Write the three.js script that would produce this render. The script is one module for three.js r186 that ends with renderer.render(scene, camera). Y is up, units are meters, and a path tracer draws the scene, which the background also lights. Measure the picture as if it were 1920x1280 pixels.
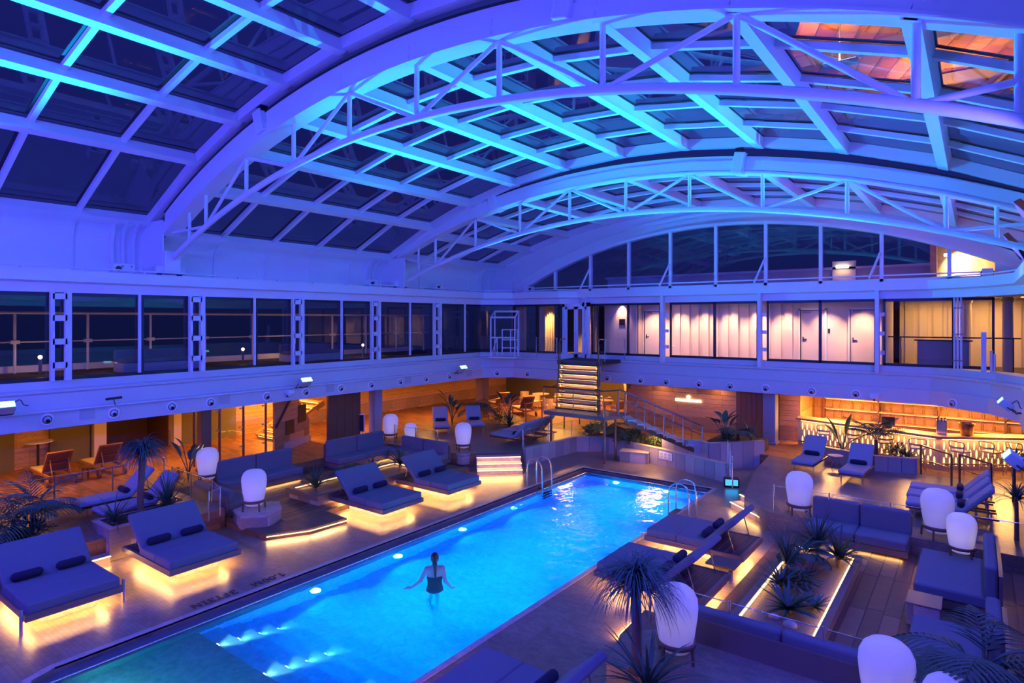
import * as THREE from 'three';
import { RoundedBoxGeometry } from 'three/addons/geometries/RoundedBoxGeometry.js';
import { mergeGeometries } from 'three/addons/utils/BufferGeometryUtils.js';
import { RectAreaLightUniformsLib } from 'three/addons/lights/RectAreaLightUniformsLib.js';
import { MarchingCubes } from 'three/addons/objects/MarchingCubes.js';
import { TextGeometry } from 'three/addons/geometries/TextGeometry.js';
import { FontLoader } from 'three/addons/loaders/FontLoader.js';

RectAreaLightUniformsLib.init();
const scene = new THREE.Scene();
const renderer = new THREE.WebGLRenderer();
renderer.toneMapping = THREE.LinearToneMapping;
renderer.toneMappingExposure = 1.0;
renderer.shadowMap.enabled = true;

// ---------- camera: level, ship's long axis is -z, pool deck is y = 0 ----------
const EYE = 5.6, FOCAL = 1160;
const camera = new THREE.PerspectiveCamera(2 * Math.atan(640 / FOCAL) * 180 / Math.PI, 1.5, 0.1, 400);
camera.position.set(0, EYE, 0);
camera.rotation.y = Math.atan2(870, FOCAL);
camera.setViewOffset(1920, 1280, 0, 42, 1920, 1280);
scene.add(camera);

// ---------- dusk sky: deep blue overhead, dimmer at the sea horizon ----------
{
  const w = 64, h = 32, d = new Float32Array(w * h * 4);
  for (let j = 0; j < h; j++) for (let i = 0; i < w; i++) {
    const el = Math.max(0, ((j + 0.5) / h - 0.5) * 2), t = Math.pow(el, 0.7), k = (j * w + i) * 4;
    d[k] = 0.006 + 0.016 * t; d[k + 1] = 0.009 + 0.022 * t; d[k + 2] = 0.05 + 0.36 * t; d[k + 3] = 1;
  }
  const sky = new THREE.DataTexture(d, w, h, THREE.RGBAFormat, THREE.FloatType);
  sky.mapping = THREE.EquirectangularReflectionMapping; sky.magFilter = THREE.LinearFilter; sky.needsUpdate = true;
  scene.background = sky; scene.environment = sky;
}

// ---------- colours of light ----------
const rgb = (r, g, b) => new THREE.Color().setRGB(r, g, b);
const VIOLET = rgb(0.075, 0.055, 1.0), CYAN = rgb(0.0, 0.40, 1.0), WARM = rgb(1, 0.47, 0.115), AMBER = rgb(1, 0.42, 0.07), POOLC = rgb(0.05, 0.72, 1);
const WASH = 600, FLOOD = 1050;      // added unseen violet wash fittings, cyan flood fittings

// ---------- helpers ----------
let seed = 7;
const rnd = () => { seed = (seed * 1664525 + 1013904223) % 4294967296; return seed / 4294967296; };
const rr = (a, b) => a + (b - a) * rnd();
const PI = Math.PI, V = (x, y, z) => new THREE.Vector3(x, y, z);
const taken = {};
function numbered(n) { const k = taken[n] = (taken[n] ?? -1) + 1; return k ? n + '_' + String(k).padStart(3, '0') : n; }
function flat(g) { const n = g.index ? g.toNonIndexed() : g; for (const a of Object.keys(n.attributes)) if (!['position', 'normal', 'uv'].includes(a)) n.deleteAttribute(a); return n; }
function merge(list) { return list.length === 1 ? list[0] : mergeGeometries(list.map(flat)); }
function uvm(g) {          // texture coordinates in metres, by the way each face points
  g = flat(g); const p = g.attributes.position, n = g.attributes.normal, uv = new Float32Array(p.count * 2);
  for (let i = 0; i < p.count; i++) {
    const ax = Math.abs(n.getX(i)), ay = Math.abs(n.getY(i)), az = Math.abs(n.getZ(i));
    const [u, v] = ay >= ax && ay >= az ? [p.getX(i), -p.getZ(i)] : ax >= az ? [p.getZ(i), p.getY(i)] : [p.getX(i), p.getY(i)];
    uv[2 * i] = u; uv[2 * i + 1] = v;
  }
  g.setAttribute('uv', new THREE.BufferAttribute(uv, 2)); return g;
}
const bx = (x0, x1, y0, y1, z0, z1) => new THREE.BoxGeometry(Math.abs(x1 - x0), Math.abs(y1 - y0), Math.abs(z1 - z0)).translate((x0 + x1) / 2, (y0 + y1) / 2, (z0 + z1) / 2);
const rb = (w, h, d, r, x = 0, y = 0, z = 0) => new RoundedBoxGeometry(w, h, d, 2, Math.min(r, w / 2.01, h / 2.01, d / 2.01)).translate(x, y, z);
const cyl = (r0, r1, h, x, y, z, s = 16) => new THREE.CylinderGeometry(r1, r0, h, s).translate(x, y + h / 2, z);
function bar(a, b, r, s = 8) {
  a = V(...a); b = V(...b); const d = b.clone().sub(a), L = d.length();
  return new THREE.CylinderGeometry(r, r, L, s).applyQuaternion(new THREE.Quaternion().setFromUnitVectors(V(0, 1, 0), d.normalize())).translate(...a.add(b).multiplyScalar(0.5).toArray());
}
function beam(a, b, w, h) {   // box from a to b, w across (level), h upright
  a = V(...a); b = V(...b); const d = b.clone().sub(a), L = d.length(); d.normalize();
  let s = d.clone().cross(V(0, 1, 0)); if (s.length() < 1e-4) s = V(1, 0, 0); s.normalize(); const u = s.clone().cross(d);
  return new THREE.BoxGeometry(w, h, L).applyMatrix4(new THREE.Matrix4().makeBasis(s, u, d.negate())).translate(...a.add(b).multiplyScalar(0.5).toArray());
}
const curve = (pts) => new THREE.CatmullRomCurve3(pts.map(p => V(...p)));
const tube = (pts, r, n = 24, s = 8) => new THREE.TubeGeometry(curve(pts), n, r, s);
function prism(pts, y0, y1, holes = []) {    // level polygon [x, z] with upright sides
  const sh = new THREE.Shape(pts.map(([x, z]) => new THREE.Vector2(x, -z)));
  for (const h of holes) sh.holes.push(new THREE.Path(h.map(([x, z]) => new THREE.Vector2(x, -z))));
  return new THREE.ExtrudeGeometry(sh, { depth: y1 - y0, bevelEnabled: false }).rotateX(-PI / 2).translate(0, y0, 0);
}
function upright(pts, z0, z1) {              // outline [x, y] pushed along z
  return new THREE.ExtrudeGeometry(new THREE.Shape(pts.map(([x, y]) => new THREE.Vector2(x, y))), { depth: z1 - z0, bevelEnabled: false }).translate(0, 0, z0);
}
const lathe = (pts, s = 28) => new THREE.LatheGeometry(pts.map(([r, y]) => new THREE.Vector2(r, y)), s);
function mesh(name, geo, m, parent, label) {
  const o = new THREE.Mesh(Array.isArray(geo) ? merge(geo) : geo, m); o.name = parent === scene ? numbered(name) : name;
  o.castShadow = o.receiveShadow = true; parent.add(o); if (label) o.userData.label = label; return o;
}
function thing(name, label, category, [x, y, z] = [0, 0, 0], ry = 0, group) {
  const o = new THREE.Group(); o.name = numbered(name); scene.add(o); o.position.set(x, y, z); o.rotation.y = ry;
  o.userData = { label, category }; if (group) o.userData.group = group; return o;
}
function single(name, geo, m, label, category, group) { const o = mesh(name, geo, m, scene); o.userData = { label, category }; if (group) o.userData.group = group; return o; }
function struct(name, label, category = name.split('_')[0]) { const o = new THREE.Group(); o.name = name; taken[name] = 0; scene.add(o); o.userData = { kind: 'structure', label, category }; return o; }
function dup(root, [x, y, z], ry, label, group) {
  const r = root.clone(); r.name = numbered(root.name.replace(/_\d{3}$/, '')); scene.add(r); r.position.set(x, y, z); r.rotation.set(0, ry, 0);
  r.userData = { ...root.userData }; if (label) r.userData.label = label; if (group) r.userData.group = group; return r;
}
function area(parent, color, power, w, h, pos, dir) {   // soft light of that size, facing dir
  const l = new THREE.RectAreaLight(color, power, w, h); l.position.set(...pos); parent.add(l); parent.updateWorldMatrix(true, false);
  const q = new THREE.Quaternion(), d = V(...dir).normalize(), up = Math.abs(d.y) > 0.95 ? V(1, 0, 0) : V(0, 1, 0);
  l.quaternion.setFromRotationMatrix(new THREE.Matrix4().lookAt(V(0, 0, 0), d, up)); return l;
}
function spot(parent, color, cd, angle, pen, pos, dir, size = 1) {
  const l = new THREE.SpotLight(color, cd, 0, angle, pen, 2); l.position.set(...pos); l.target.position.set(pos[0] + dir[0], pos[1] + dir[1], pos[2] + dir[2]);
  l.castShadow = true; l.shadow.radius = size; parent.add(l); parent.add(l.target); return l;
}

// ---------- textures ----------
function tex(w, h, fn, srgb = true) {
  const d = new Uint8Array(w * h * 4);
  for (let j = 0; j < h; j++) for (let i = 0; i < w; i++) { const c = fn(i, j), k = (j * w + i) * 4; d[k] = c[0]; d[k + 1] = c[1]; d[k + 2] = c[2]; d[k + 3] = 255; }
  const t = new THREE.DataTexture(d, w, h); t.wrapS = t.wrapT = THREE.RepeatWrapping; t.magFilter = THREE.LinearFilter; t.minFilter = THREE.LinearMipmapLinearFilter;
  if (srgb) t.colorSpace = THREE.SRGBColorSpace; t.needsUpdate = true; return t;
}
const hash = (a, b) => { const s = Math.sin(a * 127.1 + b * 311.7) * 43758.5453; return s - Math.floor(s); };
function vn(x, y, p) {   // value noise that repeats every p cells
  const xi = Math.floor(x), yi = Math.floor(y), fx = x - xi, fy = y - yi, q = a => ((a % p) + p) % p, s = t => t * t * (3 - 2 * t);
  const a = hash(q(xi), q(yi)), b = hash(q(xi + 1), q(yi)), c = hash(q(xi), q(yi + 1)), e = hash(q(xi + 1), q(yi + 1));
  return a + (b - a) * s(fx) + (c - a) * s(fy) + (a - b - c + e) * s(fx) * s(fy);
}
const clampB = v => Math.max(0, Math.min(255, v));
const tint = (c, k) => c.map(v => clampB(v * k));
// small deck tiles, laid in larger panels of slightly different tone: 512 px = 3.2 m
const TILE = tex(1024, 1024, (i, j) => {
  const tw = 32, th = 16, row = Math.floor(j / th), col = Math.floor((i + (row % 2) * 16) / tw) % 32;
  const joint = (j % th) < 1 || ((i + (row % 2) * 16) % tw) < 1;
  const patch = hash(Math.floor(i / 256) + 3, Math.floor(j / 128));
  return tint([176, 158, 142], (0.86 + 0.2 * hash(col, row) * 0.6 + 0.14 * patch + 0.1 * (vn(i / 16, j / 16, 64) - 0.5)) * (joint ? 0.72 : 1));
});
const WOOD = (base, planks, size = 512) => tex(size, size, (i, j) => {
  const pw = size / planks, p = Math.floor(j / pw), off = hash(p, 5) * size, len = Math.floor(((i + off) % size) / (size / 2));
  const joint = (j % pw) < 2 || ((i + off) % (size / 2)) < 2;
  const grain = 0.5 * vn(i / 24, j / 2, size / 2) + 0.5 * vn(i / 6, j / 4, size / 2);
  return tint(base, (0.72 + 0.3 * hash(p, len) + 0.28 * (grain - 0.3)) * (joint ? 0.55 : 1));
});
const NOISE = (base, amp, cell, size = 256) => tex(size, size, (i, j) => tint(base, 1 + amp * (0.6 * vn(i / cell, j / cell, size / cell) + 0.4 * vn(i / 2, j / 2, size / 2) - 0.5) * 2));
const rep = (t, m) => { const c = t.clone(); c.repeat.set(1 / m, 1 / m); c.needsUpdate = true; return c; };
const std = (o) => new THREE.MeshStandardMaterial(o), phy = (o) => new THREE.MeshPhysicalMaterial(o);
const T_deckwood = WOOD([112, 84, 64], 8), T_wall = WOOD([196, 150, 104], 4), T_teak = WOOD([150, 98, 62], 10), T_stone = NOISE([176, 160, 150], 0.12, 16), T_fabric = NOISE([150, 150, 158], 0.07, 4), T_gravel = NOISE([190, 180, 172], 0.5, 2);
const glow = (c, k) => std({ color: 0x111111, emissive: c, emissiveIntensity: k, roughness: 0.6 });
const m = {
  white: std({ color: rgb(0.78, 0.78, 0.80), roughness: 0.42 }),
  fascia: std({ color: rgb(0.64, 0.63, 0.64), roughness: 0.5 }),
  nozzle: std({ color: rgb(0.9, 0.9, 0.9), roughness: 0.35 }),
  panelgrey: std({ color: rgb(0.5, 0.5, 0.52), roughness: 0.6 }),
  black: std({ color: rgb(0.012, 0.012, 0.015), roughness: 0.35 }),
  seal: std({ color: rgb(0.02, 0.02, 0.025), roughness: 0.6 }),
  roofglass: phy({ color: rgb(0.70, 0.68, 0.76), transmission: 1, thickness: 0, roughness: 0, ior: 1.6 }),
  glass: phy({ color: rgb(0.88, 0.92, 0.94), transmission: 1, thickness: 0, roughness: 0, ior: 1.5 }),
  nightglass: phy({ color: rgb(0.55, 0.57, 0.64), transmission: 1, thickness: 0, roughness: 0, ior: 1.6 }),
  dimglass: phy({ color: rgb(0.7, 0.72, 0.78), transmission: 1, thickness: 0, roughness: 0, ior: 1.6 }),
  tile: std({ color: rgb(0.5, 0.48, 0.48), map: rep(TILE, 5), roughness: 0.32, bumpMap: rep(TILE, 5), bumpScale: 0.002 }),
  deckwood: std({ map: rep(T_deckwood, 1.6), roughness: 0.4 }),
  terracotta: std({ map: rep(T_teak, 1.4), roughness: 0.5 }),
  woodwall: std({ map: rep(T_wall, 2.2), roughness: 0.5 }),
  darkwood: std({ color: rgb(0.10, 0.05, 0.035), roughness: 0.4 }),
  brown: std({ color: rgb(0.16, 0.075, 0.04), roughness: 0.5 }),
  teak: std({ map: rep(T_teak, 0.8), roughness: 0.5 }),
  bedframe: std({ color: rgb(0.20, 0.13, 0.10), roughness: 0.35 }),
  stone: std({ map: rep(T_stone, 1.2), roughness: 0.55 }),
  slab: [[0.36, 0.33, 0.31], [0.42, 0.38, 0.35], [0.31, 0.29, 0.28]].map(c => std({ color: rgb(...c), roughness: 0.55 })),
  travertine: std({ map: rep(WOOD([178, 162, 146], 3), 1.2), roughness: 0.5 }),
  cushion: std({ color: rgb(0.5, 0.5, 0.52), map: rep(T_fabric, 0.3), roughness: 0.95 }),
  cushionlight: std({ color: rgb(0.95, 0.95, 1), map: rep(T_fabric, 0.3), roughness: 0.95 }),
  towel: std({ color: rgb(0.018, 0.018, 0.04), roughness: 1 }),
  lantern: phy({ color: rgb(0.92, 0.91, 0.91), roughness: 0.9, transmission: 0.3, thickness: 0 }),
  chrome: std({ color: rgb(0.75, 0.76, 0.78), roughness: 0.18, metalness: 1 }),
  bronze: std({ color: rgb(0.30, 0.20, 0.14), roughness: 0.3, metalness: 1 }),
  gravel: std({ color: rgb(0.5, 0.45, 0.42), map: rep(T_gravel, 0.5), roughness: 0.9, bumpMap: rep(T_gravel, 0.5), bumpScale: 0.02 }),
  soil: std({ color: rgb(0.04, 0.03, 0.022), roughness: 1 }),
  leaf: std({ color: rgb(0.045, 0.10, 0.05), roughness: 0.55 }),
  leafblue: std({ color: rgb(0.06, 0.13, 0.10), roughness: 0.5 }),
  leafred: std({ color: rgb(0.14, 0.05, 0.04), roughness: 0.6 }),
  leafbright: std({ color: rgb(0.12, 0.22, 0.04), roughness: 0.5 }),
  bark: std({ map: rep(NOISE([120, 92, 70], 0.5, 4), 0.4), roughness: 0.95 }),
  wicker: std({ color: rgb(0.50, 0.36, 0.2), roughness: 0.7 }),
  cream: std({ color: rgb(0.62, 0.52, 0.38), roughness: 0.8 }),
  olive: std({ color: rgb(0.16, 0.13, 0.05), roughness: 0.9 }),
  pinkpanel: std({ color: rgb(0.70, 0.60, 0.56), roughness: 0.55 }),
  carpet: std({ color: rgb(0.06, 0.05, 0.05), roughness: 1 }),
  pooltile: std({ map: rep(tex(256, 256, (i, j) => tint([168, 208, 218], ((i % 32) < 1 || (j % 32) < 1 ? 0.86 : 0.96 + 0.08 * hash(Math.floor(i / 32), Math.floor(j / 32))))), 0.8), roughness: 0.35 }),
  coping: std({ color: rgb(0.10, 0.11, 0.13), roughness: 0.3 }),
  sea: std({ color: rgb(0.004, 0.006, 0.012), roughness: 0.25 }),
  steelgrey: std({ color: rgb(0.3, 0.3, 0.32), roughness: 0.5 }),
  ledwarm: glow(rgb(1, 0.62, 0.22), 5), ledsoft: glow(rgb(1, 0.6, 0.22), 2.2), ledblue: glow(rgb(0.16, 0.75, 1), 6), lampwarm: glow(rgb(1, 0.75, 0.4), 6), poollamp: glow(rgb(0.8, 0.97, 1), 4), slot: glow(rgb(1, 0.55, 0.2), 2.6), bulb: glow(rgb(1, 0.85, 0.7), 1.2), softblue: glow(rgb(0.1, 0.6, 1), 1.1),
};
// a warm light strip: glowing bar and a light of its length in front of it
function strip(parent, a, b, dir, power, width = 0.03, mat = m.ledwarm, color = WARM, lightWidth = 0.05) {
  const A = V(...a), B = V(...b), L = A.distanceTo(B), d = V(...dir).normalize();
  mesh('led_strip', beam(a, b, width, 0.014), mat, parent);
  if (power) {
    const l = new THREE.RectAreaLight(color, power, L, lightWidth), z = d.clone().negate(), x = B.clone().sub(A).normalize(), y = z.clone().cross(x).normalize();
    l.position.copy(A.add(B).multiplyScalar(0.5).addScaledVector(d, 0.02)); l.quaternion.setFromRotationMatrix(new THREE.Matrix4().makeBasis(y.clone().cross(z), y, z)); parent.add(l);
  }
}

// =====================================================================
// THE SETTING
// =====================================================================
const CX = -9.4;                                    // middle of the hall
const RING = [[-20.1, 3], [-20.1, -24.3], [-18.95, -25.4], [-16.2, -25.4], [-15.5, -26], [-1.3, -26], [0.3, -24.6], [1.0, -23.2], [1.0, 3]];
const RINGN = RING.length;
function offsetRing(d) {                             // RING pushed outwards by d with mitred corners (closed ring)
  return RING.map((p, i) => {
    const a = RING[(i + RINGN - 1) % RINGN], b = RING[(i + 1) % RINGN];
    const n = (s, t) => { const dx = t[0] - s[0], dz = t[1] - s[1], l = Math.hypot(dx, dz); return [dz / l, -dx / l]; };
    const n1 = n(a, p), n2 = n(p, b), k = 1 + n1[0] * n2[0] + n1[1] * n2[1];
    return [p[0] + d * (n1[0] + n2[0]) / k, p[1] + d * (n1[1] + n2[1]) / k];
  });
}
function sweepRing(i0, i1, prof) {                   // closed profile [outwards, y] along ring points i0..i1, both ends capped
  const rings = prof.map(([d]) => offsetRing(d)), pos = [], n = prof.length, pt = (k, i) => [rings[k][i % RINGN][0], prof[k][1], rings[k][i % RINGN][1]];
  for (let i = i0; i < i1; i++) for (let k = 0; k < n; k++) { const k2 = (k + 1) % n; pos.push(...pt(k, i), ...pt(k2, i), ...pt(k2, i + 1), ...pt(k, i), ...pt(k2, i + 1), ...pt(k, i + 1)); }
  const tri = THREE.ShapeUtils.triangulateShape(prof.map(p => new THREE.Vector2(...p)), []);
  for (const t of tri) { pos.push(...t.flatMap(k => pt(k, i0))); pos.push(...[t[0], t[2], t[1]].flatMap(k => pt(k, i1))); }
  const g = new THREE.BufferGeometry(); g.setAttribute('position', new THREE.Float32BufferAttribute(pos, 3)); g.computeVertexNormals();
  g.setAttribute('uv', new THREE.Float32BufferAttribute(new Float32Array(pos.length / 3 * 2), 2)); return g;
}
const FASCIA = [[0, 2.62], [0, 3.12], [0.09, 3.15], [0.09, 3.55], [0.04, 3.60], [0.04, 3.66], [0.24, 3.69], [0.24, 3.9], [0.9, 3.9], [0.9, 2.62]];
const BEAM = [[-0.12, 6.64], [-0.12, 6.95], [1.9, 6.95], [1.9, 6.75], [0.55, 6.6], [0.55, 6.34], [0.2, 6.34], [0.2, 6.6]];
const UPPERSLAB = [[0.3, 3.5], [0.3, 3.72], [7.5, 3.72], [7.5, 3.5]], LOWCEIL = [[0.85, 2.66], [0.85, 2.8], [7.5, 2.8], [7.5, 2.66]];
const sides = [['wall_left', 0, 1, 'white painted fascia and roof track beam along the dark promenade windows'], ['wall_back', 1, 5, 'white painted fascia and track beam below the glazed gable, with the staircase landing'], ['wall_right', 5, 8, 'white painted fascia turning round behind the bar'], ['wall_front', 8, 9, 'white painted fascia at the near end of the hall']];
const W = {};
for (const [name, a, b, label] of sides) {
  const s = W[name] = struct(name, label);
  mesh('fascia', sweepRing(a, b, FASCIA), m.fascia, s); mesh('track_beam', sweepRing(a, b, BEAM), m.white, s);
  mesh('upper_deck', sweepRing(a, b, UPPERSLAB), m.carpet, s); mesh('gallery_ceiling', sweepRing(a, b, LOWCEIL), m.cream, s);
  mesh('track_rail', [sweepRing(a, b, [[0.02, 7.02], [0.02, 7.06], [0.08, 7.06], [0.08, 7.02]])], m.white, s);
}
// little posts that carry the track rail
for (let z = 2.2; z > -24.2; z -= 1.5) mesh('rail_post', bx(-20.2, -20.12, 6.95, 7.03, z - 0.03, z + 0.03), m.white, W.wall_left);
for (let x = -15; x < -1.4; x += 1.0) mesh('rail_post', bx(x - 0.03, x + 0.03, 6.95, 7.03, -26.1, -26.02), m.white, W.wall_back);
// pipe along the left fascia
mesh('pipe', [bar([-20.03, 3.1, 2.9], [-20.03, 3.1, -24.2], 0.028)], m.white, W.wall_left);

// ---- decks ----
const POOL = { x0: -11.85, x1: -6.95, z0: -20.3, z1: -3.05, water: -0.13 };
const poolHole = [[POOL.x0, POOL.z0], [POOL.x1, POOL.z0], [POOL.x1, POOL.z1], [POOL.x0 + 0.5, POOL.z1], [POOL.x0 + 0.15, POOL.z1 - 0.15], [POOL.x0, POOL.z1 - 0.5]];
const floor = struct('floor', 'beige small-tiled pool deck with a warm wood-look tone', 'floor');
mesh('pool_deck', uvm(prism([[-17, 3], [-17, -24.5], [1.2, -24.5], [1.2, 3]], -0.35, 0, [poolHole])), m.tile, floor);
mesh('coping', uvm(prism([[POOL.x0 - 0.12, POOL.z0 - 0.12], [POOL.x1 + 0.12, POOL.z0 - 0.12], [POOL.x1 + 0.12, POOL.z1 + 0.12], [POOL.x0 + 0.45, POOL.z1 + 0.12], [POOL.x0 + 0.05, POOL.z1 - 0.05], [POOL.x0 - 0.12, POOL.z1 - 0.45]], -0.03, 0.012, [poolHole])), m.stone, floor);
mesh('gallery_deck', uvm(merge([prism([[-28, 4], [-28, -34], [4, -34], [4, -24.3], [-6.2, -24.3], [-12.5, -24.2], [-13.6, -22.7], [-13.9, -19.2], [-15.25, -17.9], [-16.4, -17.2], [-19.2, -17.2], [-19.2, -8.7], [-16.2, -8.7], [-16.2, 4]], -0.3, 0.5)])), m.terracotta, floor);
mesh('terrace', uvm(merge([prism([[-6.2, -24.3], [-5.95, -21.4], [-5.35, -18.3], [-4.4, -17.2], [1.2, -17.2], [1.2, -24.3]], 0, 0.5), prism([[-4.6, -9.1], [-4.2, -9.6], [1.2, -9.6], [1.2, 3], [-2.6, 3], [-2.6, -8.2], [-4.4, -8.2]], 0, 0.5)])), m.tile, floor);
mesh('terrace', uvm(merge([prism([[-19.15, 3], [-19.15, -8.68], [-16.2, -8.68], [-16.2, 3]], 0.5, 0.512), prism([[-20, -17.22], [-20, -24.2], [-12.6, -24.2], [-13.62, -22.7], [-13.92, -19.2], [-15.25, -17.92], [-16.4, -17.22]], 0.5, 0.512)])), m.tile, floor);
mesh('lounge_deck', uvm(merge([prism([[-19.2, -17.2], [-14.85, -17.2], [-14.85, -10.9], [-13.8, -10.85], [-13.9, -9.7], [-14.4, -8.75], [-19.2, -8.7]], 0, 0.138), prism([[-14.9, -10.9], [-13.8, -10.85], [-13.9, -9.7], [-14.4, -8.75], [-14.9, -8.75]], 0.138, 0.15)])), m.deckwood, floor);
mesh('lounge_deck', uvm(merge([prism([[1.2, -17.2], [1.2, -9.6], [-4.4, -9.6], [-4.95, -9.7], [-5.0, -10.85], [-3.95, -10.9], [-3.95, -17.0]], 0, 0.108), prism([[-3.96, -9.62], [-4.4, -9.62], [-4.95, -9.7], [-5.0, -10.85], [-3.96, -10.9]], 0.108, 0.12)])), m.deckwood, floor);
// boards of the two sunken lounges, each laid on its own
{
  const tones = [[124, 94, 72], [108, 80, 60], [96, 72, 56]].map(c => std({ map: rep(WOOD(c, 1, 256), 1.1), roughness: 0.42 }));
  for (const [xa, xb, y] of [[-3.94, 1.18, 0.12], [-19.18, -14.9, 0.15]]) {
    const n = Math.round((xb - xa) / 0.28), w = (xb - xa) / n, geo = uvm(new THREE.BoxGeometry(w - 0.008, 0.012, 1.872)).rotateY(0);
    for (let i = 0; i < n; i++) for (let k = 0; k < 4; k++) { const o = mesh('plank', geo, tones[(i * 7 + k * 4 + (i >> 1)) % 3], floor); o.position.set(xa + (i + 0.5) * w, y - 0.006 - 0.0006 * ((i + k) % 3), -16.2 + k * 1.88 + (i % 2 ? 0.06 : -0.06)); }
  }
}
// light strips under the lounge edge and the terrace step
strip(floor, [-14.35, 0.09, -8.79], [-13.86, 0.09, -9.72], [0.9, -0.6, 0.45], 60);
strip(floor, [-13.86, 0.09, -9.72], [-13.76, 0.09, -10.82], [0.9, -0.6, 0], 60);
strip(floor, [-4.98, 0.08, -9.75], [-5.03, 0.08, -10.8], [-0.9, -0.6, 0], 60);
// steps with lit risers: left rear, right rear, beside the left planter box
function litSteps(p, q, nx, nz, n, h, label) {      // p..q lowest edge, (nx, nz) towards the viewer
  const g = thing('deck_steps', label, 'steps', [0, 0, 0]);
  for (let k = 0; k < n; k++) {
    const o = k * 0.32, y = (k + 1) * h, a = [p[0] - nx * o, p[1] - nz * o], b = [q[0] - nx * o, q[1] - nz * o], D = 0.34 * (n - k);
    mesh('step', uvm(prism([a, b, [b[0] - nx * D, b[1] - nz * D], [a[0] - nx * D, a[1] - nz * D]], k * h, y)), m.stone, g);
    strip(g, [a[0] + nx * 0.02, y - 0.02, a[1] + nz * 0.02], [b[0] + nx * 0.02, y - 0.02, b[1] + nz * 0.02], [nx * 0.8, -0.6, nz * 0.8], 36);
  }
  return g;
}
litSteps([-14.35, -17.05], [-13.13, -18.15], 0.67, 0.74, 3, 0.165, 'three lit stone steps up to the rear left terrace');
litSteps([-5.82, -18.57], [-4.61, -17.53], -0.65, 0.76, 2, 0.2, 'two lit stone steps up to the terrace in front of the bar');
litSteps([-15.95, -5.1], [-15.95, -5.85], 1, 0, 3, 0.165, 'narrow lit stone steps beside the wooden planter box');

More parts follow.
